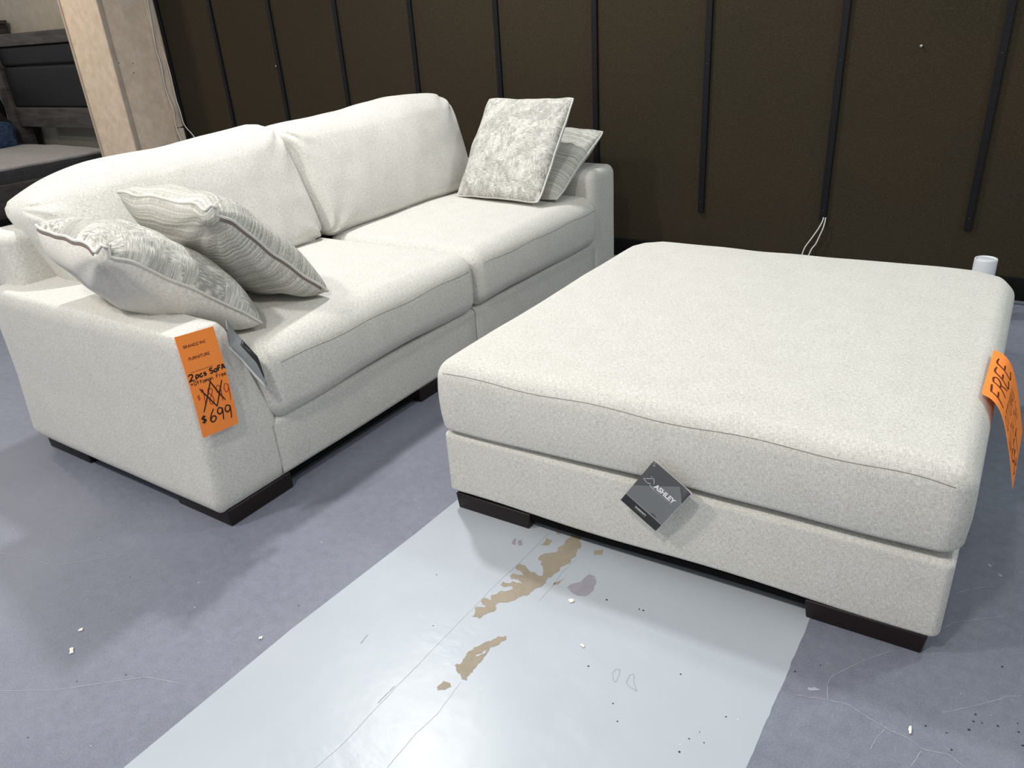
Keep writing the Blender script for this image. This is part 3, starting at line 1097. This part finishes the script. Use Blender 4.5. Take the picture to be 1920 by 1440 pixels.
GLY = {
    '2': [[(.05, .22), (.3, .0), (.75, .05), (.8, .3), (.4, .7), (.0, 1.0), (.4, .93), (.95, 1.0)]],
    'p': [[(.15, .4), (.05, 1.35)], [(.12, .5), (.5, .35), (.8, .5), (.75, .85), (.4, 1.0), (.12, .85)]],
    'c': [[(.8, .5), (.5, .38), (.15, .6), (.2, .95), (.55, 1.02), (.85, .85)]],
    's': [[(.75, .42), (.4, .38), (.2, .52), (.5, .68), (.75, .82), (.5, 1.0), (.1, .95)]],
    'S': [[(.85, .1), (.5, .0), (.1, .2), (.3, .45), (.7, .6), (.8, .85), (.45, 1.02), (.0, .9)]],
    'o': [[(.5, .4), (.15, .6), (.2, .95), (.6, 1.0), (.85, .7), (.65, .42), (.5, .4)]],
    'F': [[(.15, .02), (.1, 1.0)], [(.12, .05), (.9, .0)], [(.12, .5), (.7, .45)]],
    'A': [[(.0, 1.0), (.4, .0), (.9, 1.0)], [(.15, .65), (.75, .62)]],
    '+': [[(.5, .3), (.5, 1.0)], [(.1, .65), (.95, .62)]],
    'O': [[(.5, .02), (.1, .3), (.15, .85), (.55, 1.0), (.9, .65), (.8, .15), (.5, .02)]],
    't': [[(.5, .05), (.4, 1.0)], [(.1, .35), (.85, .3)]],
    'm': [[(.05, .45), (.08, 1.0)], [(.08, .6), (.3, .42), (.42, .6), (.42, 1.0)], [(.42, .6), (.65, .42), (.85, .6), (.9, 1.0)]],
    'a': [[(.8, .5), (.4, .4), (.1, .7), (.35, 1.0), (.75, .75), (.8, .45), (.9, 1.0)]],
    'n': [[(.1, .45), (.12, 1.0)], [(.12, .6), (.45, .42), (.75, .6), (.8, 1.0)]],
    'r': [[(.2, .45), (.2, 1.0)], [(.2, .62), (.5, .42), (.85, .48)]],
    'e': [[(.15, .72), (.8, .65), (.6, .42), (.2, .55), (.2, .95), (.6, 1.02), (.9, .88)]],
    '$': [[(.85, .2), (.45, .12), (.15, .32), (.5, .5), (.8, .68), (.5, .9), (.05, .8)], [(.55, -.05), (.4, 1.08)]],
    '1': [[(.1, .2), (.5, .0), (.35, 1.0)]],
    '8': [[(.75, .12), (.35, .02), (.2, .25), (.6, .5), (.7, .85), (.3, 1.0), (.1, .75), (.5, .48), (.85, .2), (.7, .08)]],
    '9': [[(.85, .12), (.4, .0), (.1, .25), (.35, .48), (.75, .35), (.85, .1), (.82, .5), (.7, 1.0)]],
    '6': [[(.75, .0), (.35, .35), (.1, .75), (.3, 1.0), (.7, .92), (.8, .68), (.5, .55), (.15, .75)]],
    'R': [[(.15, .02), (.1, 1.0)], [(.12, .05), (.6, .0), (.8, .2), (.6, .45), (.12, .5)], [(.4, .48), (.9, 1.0)]],
    'E': [[(.85, .02), (.15, .05), (.1, 1.0), (.85, .95)], [(.12, .5), (.65, .48)]],
    'T': [[(.0, .05), (1.0, .0)], [(.5, .03), (.45, 1.0)]],
    'M': [[(.05, 1.0), (.15, .0), (.5, .7), (.85, .0), (.95, 1.0)]],
    'N': [[(.1, 1.0), (.12, .0), (.8, 1.0), (.85, .0)]],
    'W': [[(.0, .0), (.2, 1.0), (.5, .35), (.75, 1.0), (1.0, .0)]],
    'I': [[(.5, .0), (.45, 1.0)]],
    'H': [[(.1, .0), (.1, 1.0)], [(.85, .0), (.85, 1.0)], [(.1, .5), (.85, .48)]],
}


def write(txt, u0, v0, cw, ch, gap=0.15, slope=0.0):
    """Handwritten strokes; u to the right, v down, top-left start."""
    out = []
    u = u0
    for ch_ in txt:
        if ch_ == ' ':
            u += cw * 0.7
            continue
        for st in GLY[ch_]:
            out.append([(u + p[0] * cw, v0 + p[1] * ch + (u - u0) * slope) for p in st])
        u += cw * (1 + gap)
    return out


# ------------------------------------------------------------------ orange price tag on the near arm
TW, TH = 0.116, 0.292
P_TL = Vector((-1.728, 0.9966, 0.6122))
P_TR = Vector((-1.728, 1.1112, 0.6010))
P_BL = Vector((-1.728, 0.9991, 0.3179))
eu = (P_TR - P_TL)
ev = (P_BL - P_TL)


def sheet1(u, v, lift=0.0):
    p = P_TL + eu * u + ev * v
    p.x += 0.006 * math.sin(v * 3.0) - 0.004 * (u - 0.5) ** 2 + lift
    return p


def sheet_mesh(f, nu, nv, th):
    bm = bmesh.new()
    top = [[bm.verts.new(f(i / nu, j / nv, 0)) for j in range(nv + 1)] for i in range(nu + 1)]
    bot = [[bm.verts.new(f(i / nu, j / nv, -th)) for j in range(nv + 1)] for i in range(nu + 1)]
    for i in range(nu):
        for j in range(nv):
            bm.faces.new((top[i][j], top[i][j + 1], top[i + 1][j + 1], top[i + 1][j]))
            bm.faces.new((bot[i][j], bot[i + 1][j], bot[i + 1][j + 1], bot[i][j + 1]))
    for j in range(nv):
        bm.faces.new((top[0][j], bot[0][j], bot[0][j + 1], top[0][j + 1]))
        bm.faces.new((top[nu][j], top[nu][j + 1], bot[nu][j + 1], bot[nu][j]))
    for i in range(nu):
        bm.faces.new((top[i][0], top[i + 1][0], bot[i + 1][0], bot[i][0]))
        bm.faces.new((top[i][nv], bot[i][nv], bot[i + 1][nv], top[i + 1][nv]))
    return bm_mesh(bm)


t1 = thing('price_tag', 'orange paper price tag with struck-out price pinned to the near sofa arm', 'price tag', tuple(P_TL))
link('paper', sheet_mesh(sheet1, 6, 14, 0.0006), ORANGE, t1, False)
LF = 0.0006
for nm, txt, wd_, u_, v_ in (('printed_heading', 'BRANDZ INC', 0.57, 0.13, 0.121), ('printed_subheading', 'FURNITURE', 0.535, 0.168, 0.239), ('dotted_line', '....................', 0.57, 0.13, 0.352)):
    link(nm, text_mesh(txt, wd_, u_, v_, sheet1, LF, 0.006, 0, 0.40), PRINT, t1, False)
hw = write('2', 0.03, 0.366, 0.13, 0.062) + write('pcs', 0.20, 0.368, 0.095, 0.046, 0.08) + write('SoFA', 0.575, 0.366, 0.105, 0.048, 0.04)
hw2 = write('+', 0.03, 0.435, 0.07, 0.035) + write('Ottoman', 0.115, 0.437, 0.071, 0.038, 0.03) + write('Free', 0.705, 0.437, 0.068, 0.038, 0.03)
link('handwriting', joined([ribbons(hw, 0.0042, sheet1, LF), ribbons(hw2, 0.0018, sheet1, LF)]), INK, t1, False)
old = write('1', 0.22, 0.535, 0.13, 0.14) + write('8', 0.36, 0.54, 0.19, 0.165) + write('9', 0.60, 0.545, 0.16, 0.165) + write('9', 0.81, 0.555, 0.17, 0.18)
link('old_price', joined([ribbons(old, 0.0022, sheet1, LF), ribbons(write('$', 0.10, 0.575, 0.09, 0.05), 0.0014, sheet1, LF)]), INK_RED, t1, False)
cross = [[(0.213, 0.522), (0.37, 0.63), (0.535, 0.743)], [(0.50, 0.47), (0.64, 0.60), (0.784, 0.711)], [(0.822, 0.508), (0.68, 0.62), (0.535, 0.743)], [(0.526, 0.48), (0.35, 0.62), (0.166, 0.755)]]
link('strike_lines', ribbons(cross, 0.0036, sheet1, LF * 1.8), INK, t1, False)
newp = write('$', 0.06, 0.785, 0.15, 0.075) + write('6', 0.27, 0.755, 0.21, 0.125) + write('9', 0.49, 0.765, 0.19, 0.135) + write('9', 0.70, 0.770, 0.20, 0.145)
link('new_price', ribbons(newp, 0.0042, sheet1, LF), INK, t1, False)

# ------------------------------------------------------------------ orange FREE sheet on the right edge of the ottoman
Q_NT, Q_FT = Vector((0.0047, 1.785, 0.4785)), Vector((0.0112, 2.045, 0.4785))
Q_NB, Q_FB = Vector((0.100, 1.685, 0.318)), Vector((0.1035, 1.955, 0.322))


SHEET_PROFILE = [(p.x, p.y) for p in catmull([Vector(q) for q in ((0.004, 0.4795), (0.024, 0.4775), (0.041, 0.467), (0.055, 0.446), (0.069, 0.412), (0.083, 0.370), (0.098, 0.318))], 4)]


def sheet2(u, v, lift=0.0):
    # u runs from the near edge to the far edge, v from the top edge down
    def base(u, v):
        k = max(0.0, min(1.0, v)) * (len(SHEET_PROFILE) - 1)
        i = min(len(SHEET_PROFILE) - 2, int(k))
        a, b = SHEET_PROFILE[i], SHEET_PROFILE[i + 1]
        t = k - i
        y = (1.785 + (2.045 - 1.785) * u) * (1 - v) + (1.685 + (1.955 - 1.685) * u) * v
        return Vector((a[0] + (b[0] - a[0]) * t + 0.005 * u, y, a[1] + (b[1] - a[1]) * t + 0.003 * u))
    p = base(u, v)
    if lift:
        e = 0.01
        a = base(u + e, v) - base(u - e, v)
        c = base(u, v + e) - base(u, v - e)
        n = c.cross(a)
        n.normalize()
        if n.x < 0:
            n = -n
        p = p + n * lift
    return p


t2 = thing('sale_sheet', 'orange paper sheet reading FREE taped over the right edge of the ottoman', 'sign', tuple(Q_NT))
link('paper', sheet_mesh(sheet2, 12, 24, 0.0006), ORANGE, t2, False)
fr = write('FREE', 0.10, 0.12, 0.18, 0.30, 0.10)
lo_ = write('OTTOMAN', 0.06, 0.50, 0.088, 0.13, 0.10) + write('WITH THE', 0.05, 0.67, 0.088, 0.12, 0.10)
lo3 = write('SET', 0.10, 0.82, 0.15, 0.13, 0.12)
link('handwriting', joined([ribbons(fr, 0.0045, sheet2, 0.0008), ribbons(lo_, 0.0020, sheet2, 0.0008), ribbons(lo3, 0.0040, sheet2, 0.0008)]), INK_BROWN, t2, False)


# ------------------------------------------------------------------ grey warranty booklets
def booklet(name, label, TL, TR, BL, bow, curl, lead):
    TL, TR, BL = Vector(TL), Vector(TR), Vector(BL)
    e1, e2 = TR - TL, BL - TL
    nrm = e2.cross(e1)
    nrm.normalize()
    if nrm.dot(Vector((0, 0, 1.287)) - TL) < 0:
        nrm = -nrm

    def sh(u, v, lift=0.0):
        p = TL + e1 * u + e2 * v
        return p + nrm * (bow * math.sin(math.pi * v) * 0.5 + curl * max(0, u - 0.8) ** 2 * 12 * (1 - v) + lift)

    def sh_back(u, v, lift=0.0):
        p = TL + e1 * (u * 1.02) + e2 * (v * 0.97)
        return p + nrm * (bow * math.sin(math.pi * v) * 0.5 - 0.002 - 0.006 * v + lift)
    t = thing(name, label, 'warranty tag', tuple(TL), 0, 'grey warranty booklets')
    link('front_cover', sheet_mesh(sh, 10, 12, 0.0005), CARD_DARK, t)
    link('back_leaf', sheet_mesh(sh_back, 10, 12, 0.0005), CARD_WHITE, t)

    def flat(poly, lift):
        # polygon on the sheet as a fan of fine triangles that follows the bend
        bm = bmesh.new()
        vs = [bm.verts.new((p[0], p[1], 0)) for p in poly]
        bm.faces.new(vs)
        bmesh.ops.triangulate(bm, faces=bm.faces[:])
        bmesh.ops.subdivide_edges(bm, edges=bm.edges[:], cuts=5, use_grid_fill=True)
        bmesh.ops.triangulate(bm, faces=bm.faces[:])
        for v in bm.verts:
            v.co = sh(v.co.x, v.co.y, lift)
        return bm_mesh(bm)
    link('grey_panel', flat([(0.003, 0.591), (0.282, 0.386), (0.742, 0.046), (1.0, 0.238), (1.0, 0.82), (0.0, 0.815)], 0.0004), CARD_MID, t, False)
    link('black_band', flat([(0, 0.822), (1.0, 0.822), (1.0, 1.0), (0, 1.0)], 0.0005), CARD_BLACK, t, False)
    L = 0.0007
    logo = [[(0.40, 0.40), (0.28, 0.385), (0.24, 0.352), (0.205, 0.38), (0.073, 0.366), (0.243, 0.238), (0.32, 0.318)]]
    logo_m = []
    for a, b in zip(logo[0], logo[0][1:]):
        logo_m.append(ribbons([[a, b]], 0.0011, sh, L))
    parts = [text_mesh('ASHLEY', 0.54, 0.345, 0.364, sh, L, 0.04, 0.0, 0.80)] + logo_m
    parts.append(ribbons([[(0.40, 0.40), (0.877, 0.392)]], 0.0004, sh, L))
    parts.append(ribbons([[(0.0, 0.818), (1.0, 0.818)]], 0.0007, sh, L))
    parts.append(text_mesh('WARRANTY', 0.31, 0.325, 0.905, sh, L, 0.03, 0.0, 0.70))
    link('lettering', joined(parts), CARD_WHITE, t, False)
    for nm, cu_, cv_, ru, rv in (('punched_hole', 0.07, 0.062, 0.028, 0.02), ('logo_drop', 0.18, 0.245, 0.016, 0.016)):
        bm = bmesh.new()
        bm.faces.new([bm.verts.new(sh(cu_ + ru * math.cos(a * 0.5236), cv_ + rv * math.sin(a * 0.5236), L)) for a in range(12)])
        link(nm, bm_mesh(bm), CARD_GREY, t, False)
    link('dark_hill', flat([(0.66, 0.795), (0.68, 0.768), (0.74, 0.752), (0.79, 0.765), (0.82, 0.795)], 0.0006), CARD_DARK, t, False)
    link('fine_print', text_mesh('INFORMATION', 0.30, 0.328, 0.935, sh, L, 0, 0, 0.6), CARD_GREY, t, False)
    link('fine_rule', ribbons([[(0.06, 0.782), (0.62, 0.785)]], 0.0006, sh, L), CARD_GREY, t, False)
    return t


booklet('warranty_booklet', 'grey warranty booklet hanging from the ottoman front', (-0.5945, 1.395, 0.3508), (-0.5025, 1.396, 0.2902), (-0.6775, 1.392, 0.2175), 0.006, 0.010, 0)

# the second booklet, bent and seen almost edge on between arm and seat cushion
def sheet4(u, v, lift=0.0):
    # v runs down the booklet, u across it
    spine = [Vector((-1.728, 1.150, 0.578)), Vector((-1.722, 1.140, 0.535)), Vector((-1.716, 1.163, 0.494)), Vector((-1.703, 1.188, 0.432)), Vector((-1.688, 1.205, 0.392))]
    outer = [Vector((-1.79, 1.195, 0.585)), Vector((-1.765, 1.195, 0.550)), Vector((-1.735, 1.200, 0.515)), Vector((-1.705, 1.208, 0.478)), Vector((-1.690, 1.2065, 0.395))]
    k = v * 4
    i = min(3, int(k))
    p = spine[i].lerp(spine[i + 1], k - i)
    q = outer[i].lerp(outer[i + 1], k - i)
    return p.lerp(q, u) + Vector((lift, -lift * 0.3, lift * 0.6))


t4 = thing('warranty_booklet', 'bent grey warranty booklet hanging between near arm and seat cushion', 'warranty tag', (-1.728, 1.150, 0.578), 0, 'grey warranty booklets')
link('front_cover', sheet_mesh(sheet4, 5, 16, 0.0005), CARD_GREY, t4)
link('black_band', sheet_mesh(lambda u, v, l=0: sheet4(0.62 + u * 0.38, 0.42 + v * 0.5, l + 0.0008), 3, 8, 0.0003), CARD_BLACK, t4)
link('back_leaf', sheet_mesh(lambda u, v, l=0: sheet4(u * 0.9 - 0.04, v, l - 0.004) + Vector((0, -0.004 * v, -0.004 * v)), 5, 16, 0.0005), CARD_WHITE, t4)

# ------------------------------------------------------------------ small flakes lying on the floor
def flake(pts, label):
    cx = sum(p[0] for p in pts) / len(pts)
    cy = sum(p[1] for p in pts) / len(pts)
    bm = bmesh.new()
    P = jag(pts, 0.12, 1)
    a = [bm.verts.new((p[0] - cx, p[1] - cy, 0.0015)) for p in P]
    b = [bm.verts.new((p[0] - cx, p[1] - cy, 0.0042 if i % 2 else 0.003)) for i, p in enumerate(P)]
    n = len(P)
    for i in range(n):
        bm.faces.new((a[i], a[(i + 1) % n], b[(i + 1) % n], b[i]))
    bm.faces.new(a)
    bm.faces.new(b)
    o = link('paint_flake', bm_mesh(bm), FLAKE, None, False)
    o.location = (cx, cy, 0)
    tag(o, label, 'flake', 'white flakes on the floor')


flake([(-1.693, 0.507), (-1.687, 0.515), (-1.671, 0.506), (-1.676, 0.498)], 'white flake on dark floor at lower left of the pale stripe')
flake([(-1.736, 0.555), (-1.731, 0.564), (-1.725, 0.557), (-1.731, 0.551)], 'tiny white flake just behind the larger flake at lower left')
flake([(-1.317, 0.763), (-1.311, 0.770), (-1.306, 0.763), (-1.312, 0.758)], 'small white flake beside the left edge of the pale stripe')
flake([(0.009, 1.236), (0.011, 1.247), (0.014, 1.245), (0.016, 1.230), (0.012, 1.226)], 'elongated white flake on dark floor in front of the ottoman right leg')
flake([(-0.741, 1.231), (-0.734, 1.240), (-0.725, 1.236), (-0.731, 1.225)], 'white flake on the pale stripe just below the purple bare patch')
flake([(-0.645, 1.117), (-0.642, 1.121), (-0.633, 1.117), (-0.635, 1.113)], 'thin white sliver in the middle of the pale stripe')


# ------------------------------------------------------------------ bed behind the pillar
def wood_mat():
    m, nt, b = new_mat('weathered_dark_wood')
    tc = nd(nt, 'ShaderNodeTexCoord').outputs['Object']
    a = noise_t(nt, mapped(nt, tc, (4, 4, 30)), 1, 4, 0.6)
    lk(nt, ramp(nt, a, [(0.3, srgb(36, 33, 33)), (0.7, srgb(72, 68, 66))]), b.inputs['Base Color'])
    b.inputs['Roughness'].default_value = 0.6
    return m


DARKWOOD = wood_mat()
BLACK_UPH = plain('black_leatherette', srgb(20, 20, 24), 0.6, 0, 0.3)
MATTRESS = fabric('grey_ticking', srgb(128, 124, 126), srgb(160, 157, 158), 0.4)
MATT_SIDE = fabric('charcoal_ticking', srgb(44, 44, 48), srgb(66, 67, 71), 0.5)
bed = thing('bed_frame', 'dark wooden bed frame with black padded headboard behind the pillar', 'bed', (-7.35, 2.8, 0))
link('post', rbox((-8.20, 3.70, 0), (-8.06, 3.83, 1.44), 0.006, 2, 0.3), DARKWOOD, bed)
link('post', rbox((-6.64, 3.70, 0), (-6.50, 3.83, 1.44), 0.006, 2, 0.3), DARKWOOD, bed)
link('top_rail', rbox((-8.10, 3.715, 1.335), (-6.60, 3.80, 1.435), 0.006, 2, 0.3), DARKWOOD, bed)
link('headboard_panel', rbox((-8.07, 3.735, 1.170), (-6.62, 3.80, 1.338), (0.01, 0.03, 0.03), 4, 0.1), BLACK_UPH, bed)
link('headboard_panel', rbox((-8.07, 3.735, 0.818), (-6.62, 3.80, 1.168), (0.01, 0.03, 0.03), 4, 0.1), BLACK_UPH, bed)
link('lower_rail', rbox((-8.10, 3.725, 0.650), (-6.60, 3.79, 0.820), 0.006, 2, 0.3), DARKWOOD, bed)
link('side_rail', rbox((-6.62, 1.5, 0.13), (-6.56, 3.74, 0.37), 0.008, 2, 0.4), DARKWOOD, bed)
link('side_rail', rbox((-8.14, 1.5, 0.13), (-8.08, 3.74, 0.37), 0.008, 2, 0.4), DARKWOOD, bed)
link('slat_deck', rbox((-8.10, 1.5, 0.30), (-6.60, 3.72, 0.335), 0.005, 2, 0.4), DARKWOOD, bed)
link('footboard', rbox((-8.18, 1.42, 0.0), (-6.52, 1.50, 0.42), 0.008, 2, 0.4), DARKWOOD, bed)


def matt_def(co, u):
    co = co.copy()
    if u[2] > 0:
        co.z += 0.012 * math.sin(co.y * 14) * (1 - u[0] ** 6) * 0.5 + 0.01 * (1 - u[0] ** 2)
    return soft(co, 0.006, 5, 2)


mt = thing('mattress', 'grey topped mattress with charcoal sides on the dark bed frame', 'mattress', (-7.35, 2.6, 0.335))
link('mattress_body', rbox((-8.09, 1.52, 0.337), (-6.61, 3.695, 0.470), (0.03, 0.03, 0.03), 4, 0.08), MATT_SIDE, mt)
link('mattress_top', rbox((-8.085, 1.525, 0.460), (-6.615, 3.69, 0.492), (0.03, 0.03, 0.014), 4, 0.06, matt_def), MATTRESS, mt)

tw = thing('wooden_tower', 'narrow dark wooden tower with overhanging cap behind the headboard', 'cabinet', (-8.44, 3.92, 0))
link('body', rbox((-8.60, 3.86, 0), (-8.28, 3.985, 1.53), 0.004, 2, 0.4), DARKWOOD, tw)
link('cap', rbox((-8.63, 3.85, 1.53), (-8.245, 3.987, 1.56), 0.004, 2, 0.4), DARKWOOD, tw)


# ------------------------------------------------------------------ person sitting at the far side of the bed, mostly outside the frame
def person():
    SKIN = plain('skin', srgb(176, 128, 104), 0.6)
    SHIRT = plain('black_shirt_cloth', srgb(16, 16, 18), 0.9)
    m, nt, b = new_mat('blue_denim')
    tc = nd(nt, 'ShaderNodeTexCoord').outputs['Object']
    a = noise_t(nt, mapped(nt, tc, (30, 30, 90)), 1, 4)
    lk(nt, ramp(nt, a, [(0.3, srgb(24, 38, 66)), (0.7, srgb(64, 86, 124))]), b.inputs['Base Color'])
    b.inputs['Roughness'].default_value = 0.9
    DENIM = m
    HAIR = plain('dark_hair', srgb(26, 20, 18), 0.7)
    root = thing('person', 'person in black top and blue jeans sitting on the far edge of the grey mattress', 'person', (-7.985, 3.47, 0.487))
    V = [((0, 0, 0.13), .14), ((-.09, 0, 0.26), .13), ((-.21, 0, 0.39), .14), ((-.28, 0, 0.47), .10), ((-.33, 0, 0.53), .055), ((-.37, 0, 0.58), .065), ((-.39, 0, 0.67), .095), ((-.39, 0, 0.74), .08)]
    E = [(i, i + 1) for i in range(7)]
    for s in (-1, 1):
        b0 = len(V)
        V += [((-.06, .10 * s, .09), .095), ((-.28, .12 * s, .085), .075), ((-.47, .13 * s, .07), .062), ((-.48, .13 * s, -.18), .055), ((-.47, .13 * s, -.41), .04), ((-.53, .13 * s, -.455), .035), ((-.62, .14 * s, -.465), .03)]
        E += [(0, b0)] + [(b0 + i, b0 + i + 1) for i in range(6)]
        b1 = len(V)
        V += [((-.26, .17 * s, .44), .06), ((-.29, .22 * s, .33), .045), ((-.30, .22 * s, .23), .04), ((-.32, .20 * s, .19), .032), ((-.42, .16 * s, .165), .026), ((-.49, .15 * s, .155), .025)]
        E += [(3, b1)] + [(b1 + i, b1 + i + 1) for i in range(5)]
        hnd = b1 + 5
        for k, (dy, ln) in enumerate(((-.03, .055), (-.01, .068), (.01, .065), (.03, .05))):
            f0 = len(V)
            V += [((-.515, .15 * s + dy, .155), .0095), ((-.515 - ln * .6, .15 * s + dy * 1.1, .150), .0085), ((-.515 - ln, .15 * s + dy * 1.1, .138), .0075)]
            E += [(hnd, f0), (f0, f0 + 1), (f0 + 1, f0 + 2)]
        f0 = len(V)
        V += [((-.47, .15 * s - .04 * s, .15), .010), ((-.50, .15 * s - .055 * s, .14), .009)]
        E += [(hnd, f0), (f0, f0 + 1)]
    me = bpy.data.meshes.new('body')
    me.from_pydata([v[0] for v in V], E, [])
    o = bpy.data.objects.new('body_tmp', me)
    COL.objects.link(o)
    sk = o.modifiers.new('skin', 'SKIN')
    sk.use_smooth_shade = True
    for i, v in enumerate(V):
        me.skin_vertices[0].data[i].radius = (v[1], v[1])
    me.skin_vertices[0].data[0].use_root = True
    ss = o.modifiers.new('sub', 'SUBSURF')
    ss.levels = 2
    ss.render_levels = 2
    dg = bpy.context.evaluated_depsgraph_get()
    em = bpy.data.meshes.new_from_object(o.evaluated_get(dg))
    bpy.data.objects.remove(o)
    em.materials.clear()
    em.transform(Matrix.Translation(root.location))
    body = link('body', em, [SHIRT, DENIM, SKIN], root)
    for p in body.data.polygons:
        c = p.center
        if c.z > 0.515 or (c.x < -.31 and c.z > .13 and c.z < .30) or c.z < -.42:
            p.material_index = 2
        elif c.z < 0.225 and not (c.x < -.15 and c.z > .155):
            p.material_index = 1
        else:
            p.material_index = 0
    hm = rbox((-.475, -.085, .61), (-.295, .085, .845), (.08, .08, .10), 6, .03)
    hm.transform(Matrix.Translation(root.location + Vector((0.015, 0, 0.0))))
    link('hair', hm, HAIR, root)


person()
